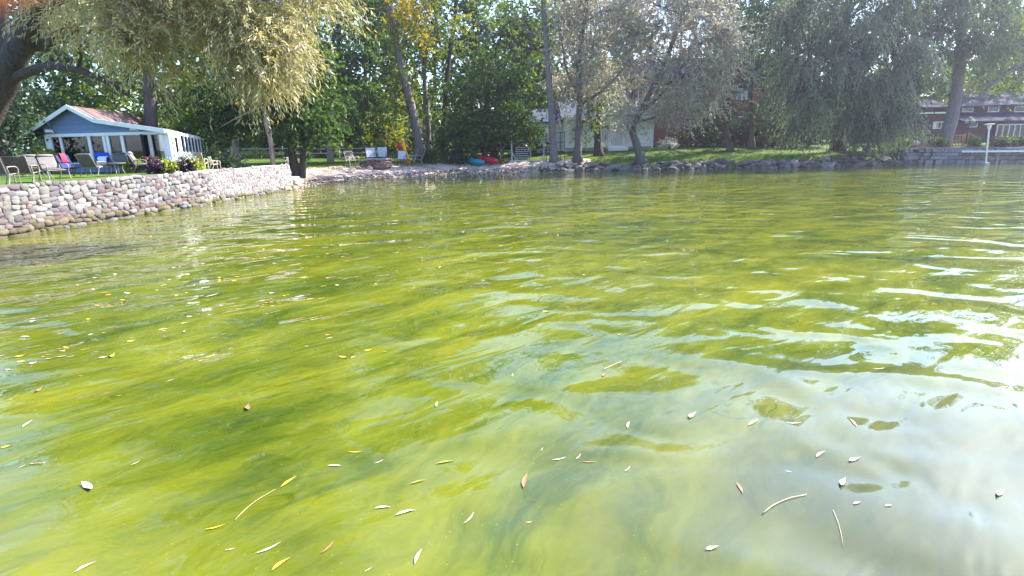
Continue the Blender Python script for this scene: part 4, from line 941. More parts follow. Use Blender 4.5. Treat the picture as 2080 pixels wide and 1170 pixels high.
for px, py, rot, kw, lab in chairs:
    c = sling_chair('patio_chair', lab, group='chairs on the patio', **kw); p = tpos(px, py)
    c.location = tuple(p); c.rotation_euler = (0, 0, rot + math.atan2(-p[0], p[1]) * 1.0); c.scale = (S_P * 1.18, S_P, S_P); chair_pos.append((p, c))
def chair_world(i, q):
    p, c = chair_pos[i]; m = Matrix.Translation(c.location) @ c.rotation_euler.to_matrix().to_4x4() @ Matrix.Scale(S_P, 4); return np.array(m @ Vector(q))
def on_back(i, m, name, label, w, drop):
    a = [(0, .18 + .34 * .4, .98 - drop * .9 + .0), ]
    kw = chairs[i][3]; rk = kw.get('rake', .34)
    pts = [(0, .10 + rk * .62 - .06, 1.0 - drop), (0, .10 + rk * .62 - .02, .9), (0, .10 + rk * .62 + .03, 1.035), (0, .18 + rk * .62 + .05, 1.03), (0, .18 + rk * .62 + .07, .9), (0, .18 + rk * .62 + .05, 1.0 - drop)]
    rgt = chair_world(i, (1, 0, 0)) - chair_world(i, (0, 0, 0))
    return towel(name, label, m, [chair_world(i, q) for q in pts], w, rgt)
on_back(6, 'towel_blue', 'towel', 'royal blue towel hung over a patio chair back', .62, .42)
on_back(4, 'red', 'towel', 'red cloth hung over the navy canvas chair', .3, .5)
on_back(8, 'towel_pattern', 'towel', 'blue and white patterned towel over the side view chair', .5, .62)
p6 = chair_world(6, (0, -.05, .45)); towel('towel', 'folded white towel lying on the blue draped chair', 'towel_white', [p6 + np.array([0, -.2, -.05]), p6 + np.array([0, -.15, .30]), p6 + np.array([0, .0, .36]), p6 + np.array([0, .1, .30])], .42, (1, 0, 0))
def round_table(px, py, r, h, top_m, label):
    t = thing('patio_table', label, 'table', tpos(px, py), 0.4)
    b = MB(); b.lathe([(r * .97, h - .03), (r, h - .02), (r, h), (r * .98, h + .008)], 24); b.build('table_top', M[top_m], t)
    for k in range(4):
        a = k * math.pi / 2; c, s = math.cos(a), math.sin(a)
        b = MB(); b.tube(smooth_path([(r * .75 * c, r * .75 * s, h - .03), (r * .55 * c, r * .55 * s, h * .5), (r * .8 * c, r * .8 * s, 0)], 3), .015, 6); b.build('leg', M['tan_frame'], t, True)
round_table(88, 366, .42, .52, 'sling_back', 'dark topped round patio table between the left chairs')
round_table(240, 355, .36, .50, 'sling', 'pale round patio table in front of the blue draped chair')
# folding cream chair and small cream chair by the flowers
c = sling_chair('folding_chair', 'cream framed folding chair with tan webbing, its back to the water', 'cream_frame', 'wicker', 'cream chairs at the wall', back_m='wicker')
p = tpos(408, 346); c.location = tuple(p); c.rotation_euler = (0, 0, 2.8 + math.atan2(-p[0], p[1])); c.scale = (.86,) * 3
c = sling_chair('folding_chair', 'small cream chair in side view right of the tan webbing chair', 'cream_frame', 'cream_frame', 'cream chairs at the wall', rake=.2)
p = tpos(437, 344); c.location = tuple(p); c.rotation_euler = (0, 0, 1.9 + math.atan2(-p[0], p[1])); c.scale = (.66,) * 3
# flowers along the patio
for i, (px, Y, w, h, lf, lab) in enumerate([
    (318, 26.3, .62, .55, 'L_purple', 'purple leaved plant left of the lime plant under the corner window'),
    (345, 26.6, .62, .55, 'L_lime', 'bright lime foliage plant left of the cottage corner post'),
    (381, 27.2, .66, .62, 'L_purple', 'dark purple plant right of the cottage corner post'),
    (398, 27.4, .5, .66, 'L_lime', 'lime foliage plant left of the cream folding chair'),
    (380, 28.2, .6, 1.0, 'L_whiteflower', 'white flowering plant by the cottage side door'),
    (312, 28.0, .4, .85, 'L_pinkflower', 'pink and red flowering plant below the corner window'),
    (275, 27.6, .55, .8, 'L_yellow', 'yellow green potted plant behind the patio chairs'),
    (98, 29.0, 1.0, 1.5, 'L_lime', 'yellow green bush at the left corner of the cottage')]):
    shrub('flower_plant', lab, px, Y, w * .82, h * .82, lf, 600 + i, 'plant', 30, cat='plant', lsc=1.25 if h < .9 else 1.6)
# kettle grill, black
def grill():
    p = tpos(468, 334); t = thing('kettle_grill', 'black kettle grill beside the low dark shrub', 'grill', p)
    b = MB(); b.lathe([(.05, .42), (.2, .46), (.29, .56), (.30, .64)], 16); b.build('bowl', M['black'], t, True)
    b = MB(); b.lathe([(.305, .645), (.28, .75), (.18, .84), (.03, .87)], 16); b.build('lid', M['black'], t, True)
    b = MB(); b.bar((-.06, 0, .9), (.06, 0, .9), .025); b.bar((-.06, 0, .86), (-.06, 0, .9), .015); b.bar((.06, 0, .86), (.06, 0, .9), .015); b.build('handle', M['grey_metal'], t)
    for k in range(3):
        a = k * 2.094; b = MB(); b.tube([(.18 * math.cos(a), .18 * math.sin(a), .47), (.3 * math.cos(a), .3 * math.sin(a), 0)], .014, 6); b.build('leg', M['black'], t)
grill()

# ------------------------------------------------------------------ split rail fence
def fence():
    Yf = 58; root = thing('rail_fence', 'weathered split rail fence at the back of the lawn', 'fence', at(610, Yf))
    o = np.array(root.location); rr = random.Random(3); tops = []
    pxs = [472, 524, 576, 632, 690, 746]
    for px in pxs:
        p = at(px, Yf) - o; b = MB(); b.tube([p + np.array([0, 0, -.2]), p + np.array([rr.uniform(-.02, .02), 0, .6]), p + np.array([rr.uniform(-.03, .03), 0, 1.12])], [.075, .07, .06], 6, True, .12, rr); b.build('post', M['wood_grey'], root); tops.append(p)
    for i in range(len(pxs) - 1):
        for h in (.48, .93):
            a, c = tops[i] + np.array([-.1, -.03, h + rr.uniform(-.03, .03)]), tops[i + 1] + np.array([.1, .03, h + rr.uniform(-.03, .03)])
            b = MB(); b.tube(curve_pts(a, c, -.02, 4), [.05, .06, .06, .05], 6, True, .15, rr); b.build('rail', M['wood_grey'], root)
fence()

# ------------------------------------------------------------------ fire pit, beach chairs
def firepit():
    c = at(769, 46.6); t = thing('fire_pit', 'low ring of reddish stones with a pale rim on the beach', 'fire pit', c)
    rr = random.Random(9); R = 1.02
    protoS = [stone_mesh('stone', rr).mesh('stone', M['pitstone'], True) for _ in range(5)]
    b = MB(); b.lathe([(R * .80, -.1), (R * .97, -.1), (R * .97, .62), (R * .80, .62)], 24); b.build('core', M['mortar'], t)
    for row in range(5):
        n = 22
        for k in range(n):
            a = 2 * math.pi * (k + .5 * (row % 2)) / n + rr.uniform(-.04, .04)
            o = link('stone', rr.choice(protoS), t); o.location = (R * .96 * math.cos(a), R * .96 * math.sin(a), .06 + row * .125); o.rotation_euler = (0, rr.uniform(-.1, .1), a + math.pi / 2); o.scale = (.28 * rr.uniform(.8, 1.15), .07, .12 * rr.uniform(.85, 1.1))
    n = 14
    for k in range(n):
        a0, a1 = 2 * math.pi * k / n + .02, 2 * math.pi * (k + 1) / n - .02; ro, ri = R * 1.06, R * .74
        b = MB(); b.prism([(ro * math.cos(a0), ro * math.sin(a0), .63), (ro * math.cos((a0 + a1) / 2), ro * math.sin((a0 + a1) / 2), .63), (ro * math.cos(a1), ro * math.sin(a1), .63), (ri * math.cos(a1), ri * math.sin(a1), .63), (ri * math.cos(a0), ri * math.sin(a0), .63)], (0, 0, .07)); b.build('rim_stone', M['concrete'], t)
firepit()
def beach_chair(px, Y, rot, sc, label, frame, cloth, rake=.34, arms=True):
    c = sling_chair('beach_chair', label, frame, cloth, 'chairs round the fire pit', rake=rake, arms=arms)
    c.location = tuple(at(px, Y)); c.rotation_euler = (0, 0, rot); c.scale = (sc,) * 3
beach_chair(716, 46.6, .75, 1.22, 'brown mesh lounge chair leftmost at the fire pit, facing right', 'cream_frame', 'sling_brown', .55)
beach_chair(756, 48.6, .35, 1.42, 'white sling chair behind the fire pit, left of the other white one', 'black', 'sling_white', .4)
beach_chair(776, 49, .0, 1.46, 'upright white sling chair behind the middle of the fire pit', 'black', 'sling_white', .25)
beach_chair(815, 48.4, -.15, 1.25, 'pale sling chair with dark arms right of the fire pit', 'black', 'sling_white', .3)
beach_chair(835, 48.6, -1.2, 1.35, 'brown mesh chair left of the rightmost brown chair under the locust', 'tan_frame', 'sling_brown', .4)
beach_chair(850, 48.8, -1.35, 1.38, 'rightmost brown mesh chair under the leaning locust', 'tan_frame', 'sling_brown', .45)
beach_chair(596, 40, 1.0, 1.05, 'pale folding chair half hidden behind the twin maple trunks', 'cream_frame', 'sling', .35)
def ottoman():
    t = thing('footstool', 'low pale footstool in front of the brown lounge chair', 'footstool', at(740, 46.4), .2)
    rows = [[(x, y, .36 + .07 * math.cos(y * 3)) for x in (-.32, 0, .32)] for y in (-.4, -.2, 0, .2, .4)]; b = MB(); b.sheet(rows); o = b.build('cushion', M['sling'], t, True); so = o.modifiers.new('thick', 'SOLIDIFY'); so.thickness = .05
    for sx in (-1, 1):
        for sy in (-1, 1): b = MB(); b.tube([(sx * .3, sy * .33, .38), (sx * .33, sy * .38, 0)], .022, 6); b.build('leg', M['black'], t)
ottoman()
def tube_toy(px, Y, m, label, name, h, lean):
    t = thing(name, label, 'pool toy', at(px, Y), 0); b = MB()
    if m == 'yellow':
        b.tube(smooth_path([(.22, 0, .05), (.16, 0, .5), (.02, 0, .9), (-.08, 0, 1.35), (-.16, 0, 1.72), (-.05, 0, 1.85)], 3), [.10, .14, .15, .15, .14, .14, .14, .14, .14, .14, .14, .13, .13, .12, .10, .06], 10)
        b.build('float', M[m], t, True); b2 = MB(); b2.tube([(.1, -.02, 1.25), (.35, -.02, 1.32)], [.05, .09], 8); b2.build('handle', M['red'], t, True)
    else:
        b.lathe([(.03, .0), (.03, 1.15), (.17, 1.18), (.19, 1.5), (.17, 1.72), (.08, 1.78)], 12); b.build('canister', M[m], t, True)
tube_toy(826, 48.9, 'yellow', 'upright yellow swim float leaning among the beach chairs', 'swim_float', 1.8, .1)
tube_toy(814, 49.6, 'red', 'red cylinder standing behind the pale sling chair', 'red_canister', 1.8, 0)

# ------------------------------------------------------------------ kayaks
def kayak(px, Y, rz, L, w, h, m, label, tilt=0.0):
    p = at(px, Y); t = thing('kayak', label, 'kayak', p + np.array([0, 0, .02]), rz)
    n = 15; rows = []
    for i in range(n):
        s = -1 + 2 * i / (n - 1); q = max(0.02, 1 - abs(s) ** 2.6); row = []
        for j in range(14):
            a = 2 * math.pi * j / 14; x = math.cos(a) * w / 2 * q ** .8; z = math.sin(a); z = (z * h * .5 if z < 0 else z * h * .42) * q ** .6 + h * .5 + .10 * abs(s) ** 3
            row.append((x, s * L / 2, z))
        rows.append(row)
    b = MB(); o = 0
    for r in rows: b.v += r
    for i in range(n - 1):
        for j in range(14): b.f.append((i * 14 + j, i * 14 + (j + 1) % 14, (i + 1) * 14 + (j + 1) % 14, (i + 1) * 14 + j))
    b.f += [tuple(range(14)), tuple((n - 1) * 14 + j for j in range(14))[::-1]]
    hull = b.build('hull', M[m], t, True)
    b = MB(); ring = [(w * .27 * math.cos(a), -.05 * L + .17 * L * math.sin(a), h * .93) for a in [2 * math.pi * k / 16 for k in range(17)]]; b.tube(ring, .022, 6); b.build('cockpit_rim', M['black'], t, True)
    b = MB(); b.add([(w * .25 * math.cos(a), -.05 * L + .16 * L * math.sin(a), h * .915) for a in [2 * math.pi * k / 16 for k in range(16)]], [tuple(range(16))]); b.build('cockpit', M['dark'], t)
    for s in (-1, 1): b = MB(); b.tube([(-.06, s * L * .43, h * .86), (0, s * L * .45, h * .98), (.06, s * L * .43, h * .86)], .014, 5); b.build('handle', M['black'], t)
    t.rotation_euler = (tilt, .12, rz)
kayak(983, 51.6, math.radians(40), 3.9, 1.1, .70, 'kayak_red', 'red kayak lying on the beach grass behind the teal one', .12)
kayak(965, 50.9, math.radians(36), 2.7, 1.05, .62, 'kayak_teal', 'teal kayak lying in front of the red one', .10)

# ------------------------------------------------------------------ boat lift, arbor
def boat_lift():
    Y0, Y1 = 51.8, 54.2; o = at(1072, Y0); t = thing('boat_lift', 'grey metal boat lift frame standing ashore', 'boat lift', o)
    def P(px, h, Y): q = at(px, Y); return np.array([q[0], Y, o[2] + h]) - o
    def beam(nm, a, c, w=.09): b = MB(); b.bar(a, c, w); b.build(nm, M['grey_metal'], t)
    for px, Y in ((1040, Y0), (1105, Y0), (1017, Y1), (1078, Y1)): beam('post', P(px, -.05, Y), P(px, 2.3 if Y == Y0 else 1.75, Y), .10)
    beam('base_beam', P(1036, .08, Y0), P(1109, .08, Y0), .12); beam('base_beam', P(1015, .08, Y1), P(1080, .08, Y1), .1)
    beam('side_beam', P(1040, .1, Y0), P(1017, .1, Y1)); beam('side_beam', P(1105, .1, Y0), P(1078, .1, Y1))
    beam('side_beam', P(1040, 1.0, Y0), P(1017, 1.0, Y1)); beam('side_beam', P(1105, 1.0, Y0), P(1078, 1.0, Y1))
    beam('brace', P(1041, .75, Y0), P(1050, .1, Y0), .07); beam('brace', P(1104, .6, Y0), P(1097, .1, Y0), .07)
    for a, c, h0, h1 in ((1022, 1070, 1.78, 1.62), (1066, 1102, 1.72, 1.6)):
        b = MB(); b.bar(P(a, h0, Y1 - 1), P(c, h1, Y1 - 1.4), .22, .09); b.build('canopy_beam', M['dark_metal'], t)
    b = MB(); b.tube(smooth_path([P(1020, .4, Y1), P(1022, 1.2, Y1), P(1034, 1.55, Y1), P(1060, 1.6, Y1), P(1072, 1.2, Y1), P(1076, .9, Y1)], 3), .07, 6); b.build('canopy_hoop', M['grey_metal'], t, True)
    b = MB(); b.prism([P(1048, .25, Y1 - .6), P(1074, .25, Y1 - .6), P(1074, 1.35, Y1 - .6), P(1048, 1.35, Y1 - .6)], (0, .5, 0)); b.build('crate', M['dark_metal'], t)
    for k in range(6):
        z = .3 + k * .19; b = MB(); b.bar(P(1047, z, Y1 - .66), P(1075, z, Y1 - .66), .05, .07); b.build('slat', M['grey_metal'], t)
boat_lift()
def arbor():
    t = thing('iron_arbor', 'thin dark iron arbor posts round the very tall trunk', 'arbor', at(1130, 51.2)); o = np.array(t.location)
    for i, px in enumerate((1110, 1117, 1138, 1147)):
        p = at(px, 51 + .4 * (i % 2)) - o; b = MB(); b.tube([p + np.array([0, 0, -.1]), p + np.array([0, 0, 2.4])], .035, 6); b.build('post', M['dark_metal'], t)
    for h in (1.5, 2.35):
        b = MB(); b.bar(at(1108, 51.2) - o + np.array([0, 0, h]), at(1149, 51.2) - o + np.array([0, 0, h]), .04); b.build('cross_bar', M['dark_metal'], t)
arbor()

# ------------------------------------------------------------------ rocks along the bank
def rock_variants(n, seed, m):
    out = []
    for q in range(n):
        r = random.Random(seed + q); bm = bmesh.new(); bmesh.ops.create_icosphere(bm, subdivisions=1, radius=.5)
        for v in bm.verts:
            k = 1 + r.uniform(-.28, .22); v.co = Vector((v.co.x * k, v.co.y * k * .85, v.co.z * k * .62))
        me = bpy.data.meshes.new('rock'); bm.to_mesh(me); bm.free(); me.materials.append(m); out.append(me)
    return out
RV = rock_variants(6, 10, M['rock']); RP = rock_variants(5, 30, M['rock_pink'])
bank = thing('rock_bank', 'tumbled bank of dark and pinkish rocks along the right hand shore', 'rock bank', (0, 0, 0)); rr = random.Random(15)
nrock = 0; a = ARC[11] - 1.6
while a < ARC[15] - .2:
    for lay in range(3):
        p, d, n = wall_frame(a + rr.uniform(-.2, .2)); off = lay * .42 - .15 + rr.uniform(-.12, .12)
        q = p - n * off; s = rr.choice([rr.uniform(.25, .5), rr.uniform(.45, .8), rr.uniform(.7, 1.25)]) * (1.05 if lay < 2 else .8)
        o = link('rock', rr.choice(RP if rr.random() < (.25 if a < ARC[12] else .5) else RV), bank)
        o.location = (q[0], q[1], max(.02, float(gz(q[0], q[1])) + .05 + rr.uniform(-.06, .08))); o.rotation_euler = (rr.uniform(-.4, .4), rr.uniform(-.4, .4), rr.uniform(0, 6.3)); o.scale = (s * rr.uniform(1, 1.9), s, s * rr.uniform(.5, 1.1)); nrock += 1
    a += rr.uniform(.34, .55)
# slabs and logs lying on it
for i, (px, Y, L, rz) in enumerate(((1200, 48.9, 2.0, .1), (1250, 48.6, 1.7, -.08), (1160, 49.2, 1.5, .2), (1350, 48.2, 1.4, .0))):
    o = link('slab', RV[i], bank); q = at(px, Y); o.location = (q[0], q[1], q[2] + .12); o.scale = (L, .9, .30); o.rotation_euler = (.05, .03, rz)
def log(px0, px1, Y, z0, z1, r, label):
    p0, p1 = at(px0, Y), at(px1, Y); t = thing('fallen_branch', label, 'branch', p0); b = MB(); rg = np.random.default_rng(px0)
    pts = curve_pts((0, 0, z0), (p1[0] - p0[0], 0, p1[2] - p0[2] + z1), .12, 7, rg, .05); b.tube(pts, [r * (1 - .6 * i / 6) for i in range(7)], 7, True, .1, random.Random(2)); b.build('stem', M['bark'], t, True)
    for i in (2, 3, 4, 5):
        b = MB(); q = pts[i]; e = q + np.array([rg.uniform(-.5, .8), rg.uniform(-.5, .1), rg.uniform(.1, .5)]); b.tube(curve_pts(q, e, .05, 4, rg, .03), [r * .3, r * .22, r * .15, r * .06], 5, False); b.build('twig', M['bark'], t)
log(1680, 1735, 47.6, .1, .5, .10, 'grey fallen branch on the rocks below the trailing willow')
log(1752, 1828, 48.2, .25, -.55, .13, 'dark fallen limb reaching into the water beside the yellow shrub')
log(1705, 1790, 48.8, .35, .2, .11, 'long bleached limb lying along the bank under the willow')

# beach pebbles and driftwood litter
rng = np.random.default_rng(8)
def litter(name, n, m, size, region, seed, lift=.01, verts=5):
    rg = np.random.default_rng(seed); P = []
    while len(P) < n:
        x = rg.uniform(-18, 9, 4000); y = rg.uniform(31, 55, 4000); d, a_ = shore_dist(x, y)
        k = (a_ > A_WALL - .3) & (a_ < A_BEACH + 2.5) & (d > region[0]) & (d < region[1]); P += list(zip(x[k], y[k]))
    P = np.array(P[:n]); z = gz(P[:, 0], P[:, 1]) + .03
    s = rg.uniform(size[0], size[1], n) * rg.uniform(.6, 1.3, n); V = []
    base = np.array([(math.cos(t), math.sin(t), 0) for t in np.arange(5) * 2 * math.pi / 5])
    out = []; 
    for i in range(n):
        c = np.array([P[i, 0], P[i, 1], z[i]]); ring = base * s[i] * rg.uniform(.6, 1.2, (5, 1)) * np.array([1, 1, 0]); top = c + np.array([rg.normal(0, .1) * s[i], rg.normal(0, .1) * s[i], s[i] * .65])
        for j in range(5): out += [c + ring[j], c + ring[(j + 1) % 5], top]
    o = link(name, npmesh(name, np.array(out), 3, m)); return o
o = litter('beach_pebbles', 4200, M['pale_rock'], (.02, .055), (-.3, 3.2), 4); tag(o, 'loose pale pebbles covering the beach', 'pebbles', kind='stuff')
o = litter('shore_debris', 1900, M['st_ochre'], (.03, .10), (-.35, .9), 5); tag(o, 'brown debris and wet stones along the waterline', 'debris', kind='stuff')
o = litter('reddish_pebbles', 1500, M['st_rose'], (.02, .055), (-.2, 3.0), 6); tag(o, 'reddish pebbles mixed into the beach', 'pebbles', kind='stuff')
beach_rocks = rock_variants(3, 60, M['pale_rock'])
for i, (px, Y, s, lab) in enumerate(((598, 34.9, .75, 'pink boulder at the foot of the wall end'), (612, 36.0, .55, 'flat pale boulder right of the wall end'), (752, 45.4, .55, 'upright pale stone at the left of the fire pit'), (726, 45.2, .42, 'pale flat stone left of the fire pit'), (712, 43.2, .6, 'buff stone half sunk in the beach'), (807, 45.6, .30, 'small pale stone right of the fire pit'), (600, 34.0, .8, 'tan boulder in the shallows at the wall end'), (585, 32.6, .5, 'smaller tan stone in the water before the wall end'))):
    t = thing('boulder', lab, 'boulder', at(px, Y)); o = link('stone', beach_rocks[i % 3], t); o.scale = (s * 1.2, s, s * (1.5 if i == 2 else .8)); o.location = (0, 0, s * .18 + (.35 if i > 5 else 0)); o.rotation_euler = (.2, .1, i)

# ragged grass along the lawn edges
def grass_edges():
    rg = np.random.default_rng(12); n = 16000
    x = rg.uniform(-20, 36, 90000); y = rg.uniform(30, 56, 90000); d, a_ = shore_dist(x, y)
    k = ((a_ > A_WALL) & (a_ < A_BEACH) & (d > 2.9) & (d < 6)) | ((a_ >= A_BEACH) & (a_ < A_ROCK) & (d > 1.1) & (d < 3.4))
    x, y = x[k][:n], y[k][:n]; n = len(x); z = gz(x, y); b = np.stack([x, y, z], 1)
    h = rg.uniform(.06, .2, (n, 1)); w = rg.uniform(.012, .03, (n, 1)); a = rg.uniform(0, 6.28, n); s = np.stack([np.cos(a), np.sin(a), 0 * a], 1); l = rg.normal(0, .5, (n, 3)); l[:, 2] = 0
    V = np.stack([b - s * w, b + s * w, b + l * h * .6 + np.array([0, 0, 1]) * h], 1).reshape(-1, 3)
    tag(link('grass_blades', npmesh('grass_blades', V, 3, M['L_grass'])), 'ragged grass along the edge of the lawn', 'grass', kind='stuff')
grass_edges()
# ------------------------------------------------------------------ houses across the water
class House:
    """walls that face the lake, in a local frame: x right, z up, y back"""
    def __init__(s, name, label, px, Y, rz=0.0, sink=0.0):
        b = at(px, Y); s.z = b[2]; s.Y = Y; s.root = thing(name, label, 'house', b - np.array([0, 0, sink]), rz); s.o = b
    def X(s, px, py=280): return D(px, py, s.Y)[0] - s.o[0]
    def Z(s, px, py): return D(px, py, s.Y)[2] - s.o[2]
    def block(s, nm, x0, x1, z0, z1, y0, y1, m, parent=None):
        b = MB(); b.box(((x0 + x1) / 2, (y0 + y1) / 2, (z0 + z1) / 2), (x1 - x0, y1 - y0, z1 - z0)); return b.build(nm, M[m], parent or s.root)
    def boards(s, x0, x1, z0, z1, y, m, h=0.2, holes=()):
        z = z0
        while z < z1 - .01:
            zt = min(z + h, z1); segs = [(x0, x1)]
            for hx0, hx1, hz0, hz1 in holes:
                if zt > hz0 and z < hz1: segs = [q for a, c in segs for q in ((a, min(c, hx0)), (max(a, hx1), c)) if q[1] - q[0] > .02]
            for a, c in segs:
                b = MB(); b.add([(a, y - .07, z), (c, y - .07, z), (c, y - .012, zt + .008), (a, y - .012, zt + .008), (a, y + .03, z), (c, y + .03, z), (c, y + .03, zt + .008), (a, y + .03, zt + .008)],
                                [(0, 1, 2, 3), (4, 7, 6, 5), (0, 4, 5, 1), (3, 2, 6, 7), (0, 3, 7, 4), (1, 5, 6, 2)]); b.build('siding_board', M[m], s.root)
            z += h
    def window(s, x0, x1, z0, z1, y, fr='white', nv=1, nh=1, t=.09, name='window'):
        b = MB()
        for a, c, e, g in ((x0 - t, x1 + t, z1, z1 + t), (x0 - t, x1 + t, z0 - t, z0), (x0 - t, x0, z0, z1), (x1, x1 + t, z0, z1)): b.box(((a + c) / 2, y - .04, (e + g) / 2), (c - a, .10, g - e))
        for i in range(1, nv): b.box((x0 + (x1 - x0) * i / nv, y - .03, (z0 + z1) / 2), (t * .9, .08, z1 - z0))
        for i in range(1, nh): b.box(((x0 + x1) / 2, y - .028, z0 + (z1 - z0) * i / nh), (x1 - x0, .07, t * .6))
        w = b.build(name, M[fr], s.root)
        for i in range(nv):
            for j in range(nh):
                b = MB(); xa, xb = x0 + (x1 - x0) * i / nv, x0 + (x1 - x0) * (i + 1) / nv; za, zb = z0 + (z1 - z0) * j / nh, z0 + (z1 - z0) * (j + 1) / nh
                b.box(((xa + xb) / 2, y - .006, (za + zb) / 2), (xb - xa - .01, .01, zb - za - .01)); b.build('pane', M['glass'], w)
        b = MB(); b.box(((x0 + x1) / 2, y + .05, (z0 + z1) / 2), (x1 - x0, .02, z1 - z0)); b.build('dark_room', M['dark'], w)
        return w
    def roof(s, nm, pts, back, m, th=.14):
        b = MB(); rows = [[np.array(p, float) for p in pts], [np.array(p, float) for p in back]]
        n = len(pts); b.sheet(rows); b.sheet([[p - np.array([0, 0, th]) for p in r] for r in rows])
        loop = list(range(n)) + [2 * n - 1 - i for i in range(n)]; k = 2 * n
        for i in range(len(loop)): a, c = loop[i], loop[(i + 1) % len(loop)]; b.f.append((a, c, c + k, a + k))
        return b.build(nm, M[m], s.root)
def white_house():
    H = House('white_house', 'white clapboard house with a blue roof behind the shore trees', 1237, 58)
    x0, x1 = H.X(1146), H.X(1325); zt = 3.15
    door = (H.X(1244), H.X(1263), .42, 2.35)
    wins = [(H.X(1216), H.X(1236), 1.0, 2.35), (H.X(1160), H.X(1178), 1.0, 2.35), (H.X(1272), H.X(1284), 1.0, 2.35)]
    H.block('wall', x0, x1, -.3, zt, 0.03, 7, 'siding_white'); H.block('foundation', x0 - .03, x1 + .03, -.4, .28, -.05, .02, 'concrete')
    H.boards(x0, x1, .28, zt, 0, 'siding_white', .21, [(d[0] - .12, d[1] + .12, d[2] - .1, d[3] + .1) for d in [door] + wins])
    for x in (x0, x1): H.block('corner_board', x - .09, x + .09, .0, zt, -.08, .0, 'white')
    for w in wins: H.window(*w, 0, nv=1, nh=2)
    d = H.window(*door, 0, nv=1, nh=2, name='door'); b = MB(); b.tube([(door[1] - .12, -.12, 1.35), (door[1] - .12, -.12, 1.5)], .025, 6); b.build('handle', M['grey_metal'], d)
    # gable towards the lake over the right half, long roof behind
    gx0, gx1 = H.X(1225), H.X(1300); ap = (gx0 + gx1) / 2; 
    b = MB(); b.prism([(gx0, .02, zt), (gx1, .02, zt), (ap, .02, zt + 1.9)], (0, 5, 0)); b.build('gable', M['siding_white'], H.root)
    H.roof('gable_roof', [(gx0 - .3, -.35, zt - .15), (ap, -.35, zt + 2.05)], [(gx0 - .3, 5, zt - .15), (ap, 5, zt + 2.05)], 'roof_blue')
    H.roof('gable_roof', [(ap, -.35, zt + 2.05), (gx1 + .5, -.35, zt - .3)], [(ap, 5, zt + 2.05), (gx1 + .5, 5, zt - .3)], 'roof_blue')
    for a, c in (((gx0 - .3, -.38, zt - .2), (ap, -.38, zt + 2.0)), ((ap, -.38, zt + 2.0), (gx1 + .5, -.38, zt - .35))): b = MB(); b.bar(a, c, .06, .22); b.build('barge_board', M['white'], H.root)
    H.roof('roof', [(x0 - .3, -.3, zt), (x1 + .3, -.3, zt)], [(x0 - .3, 3.8, zt + 1.75), (x1 + .3, 3.8, zt + 1.75)], 'roof_blue')
    H.roof('roof', [(x0 - .3, 3.8, zt + 1.75), (x1 + .3, 3.8, zt + 1.75)], [(x0 - .3, 7.4, zt), (x1 + .3, 7.4, zt)], 'roof_blue')
    b = MB(); b.bar((x0 - .3, -.33, zt - .08), (x1 + .3, -.33, zt - .08), .05, .18); b.build('fascia', M['white'], H.root)
    # left wing, set back
    w0, w1 = H.X(1062), x0
    H.block('wing_wall', w0, w1 - .02, -.3, 2.9, 1.03, 6, 'siding_white'); H.boards(w0, w1 - .1, .1, 2.9, 1.0, 'siding_white', .21, [(H.X(1100), H.X(1120), .9, 2.4)])
    H.window(H.X(1102), H.X(1118), 1.0, 2.3, 1.0, nh=2)
    H.roof('wing_roof', [(w0 - .3, .7, 2.85), (w1, .7, 2.85)], [(w0 - .3, 3.6, 4.2), (w1, 3.6, 4.2)], 'roof_blue')
    # steps and railings
    sx0, sx1 = H.X(1232), H.X(1272)
    for i in range(3): H.block('step', sx0, sx1, -.2, .14 * (3 - i), -.5 - i * .32, -.06 if i == 0 else -.5 - (i - 1) * .32 - .002, 'white')
    for x in (sx0 + .05, sx1 - .05):
        b = MB(); b.bar((x, -.1, 1.32), (x, -1.1, .95), .07, .07); b.bar((x, -.1, .35), (x, -.1, 1.3), .07); b.bar((x, -1.1, -.1), (x, -1.1, .95), .07); b.bar((x, -.6, .2), (x, -.6, 1.12), .05); b.build('railing', M['white'], H.root)
white_house()
def brick_house():
    H = House('brick_house', 'tall red brick house behind the white house and the willows', 1450, 68)
    x0, x1 = H.X(1280), H.X(1640); zt = 7.6
    H.block('wall', x0, x1, -.3, zt, 0, 8, 'brick')
    for px in (1303, 1400, 1500, 1590):
        H.window(H.X(px) - .5, H.X(px) + .5, 5.0, 6.5, -.01, nv=2, nh=2)
        H.window(H.X(px) - .6, H.X(px) + .6, 1.4, 3.0, -.01, nv=2, nh=2)
    H.roof('roof', [(x0 - .4, -.5, zt), (x1 + .4, -.5, zt)], [(x0 - .4, 4, zt + 2.4), (x1 + .4, 4, zt + 2.4)], 'roof_grey')
    ap = H.X(1590); b = MB(); b.prism([(ap - 2.2, -.06, zt - .1), (ap + 2.2, -.06, zt - .1), (ap, -.06, zt + 1.8)], (0, 4, 0)); b.build('gable', M['brick'], H.root)
    for s in (-1, 1): H.roof('gable_roof', [(ap + s * 2.6, -.5, zt - .4), (ap, -.5, zt + 2.0)], [(ap + s * 2.6, 4, zt - .4), (ap, 4, zt + 2.0)], 'roof_grey')
brick_house()
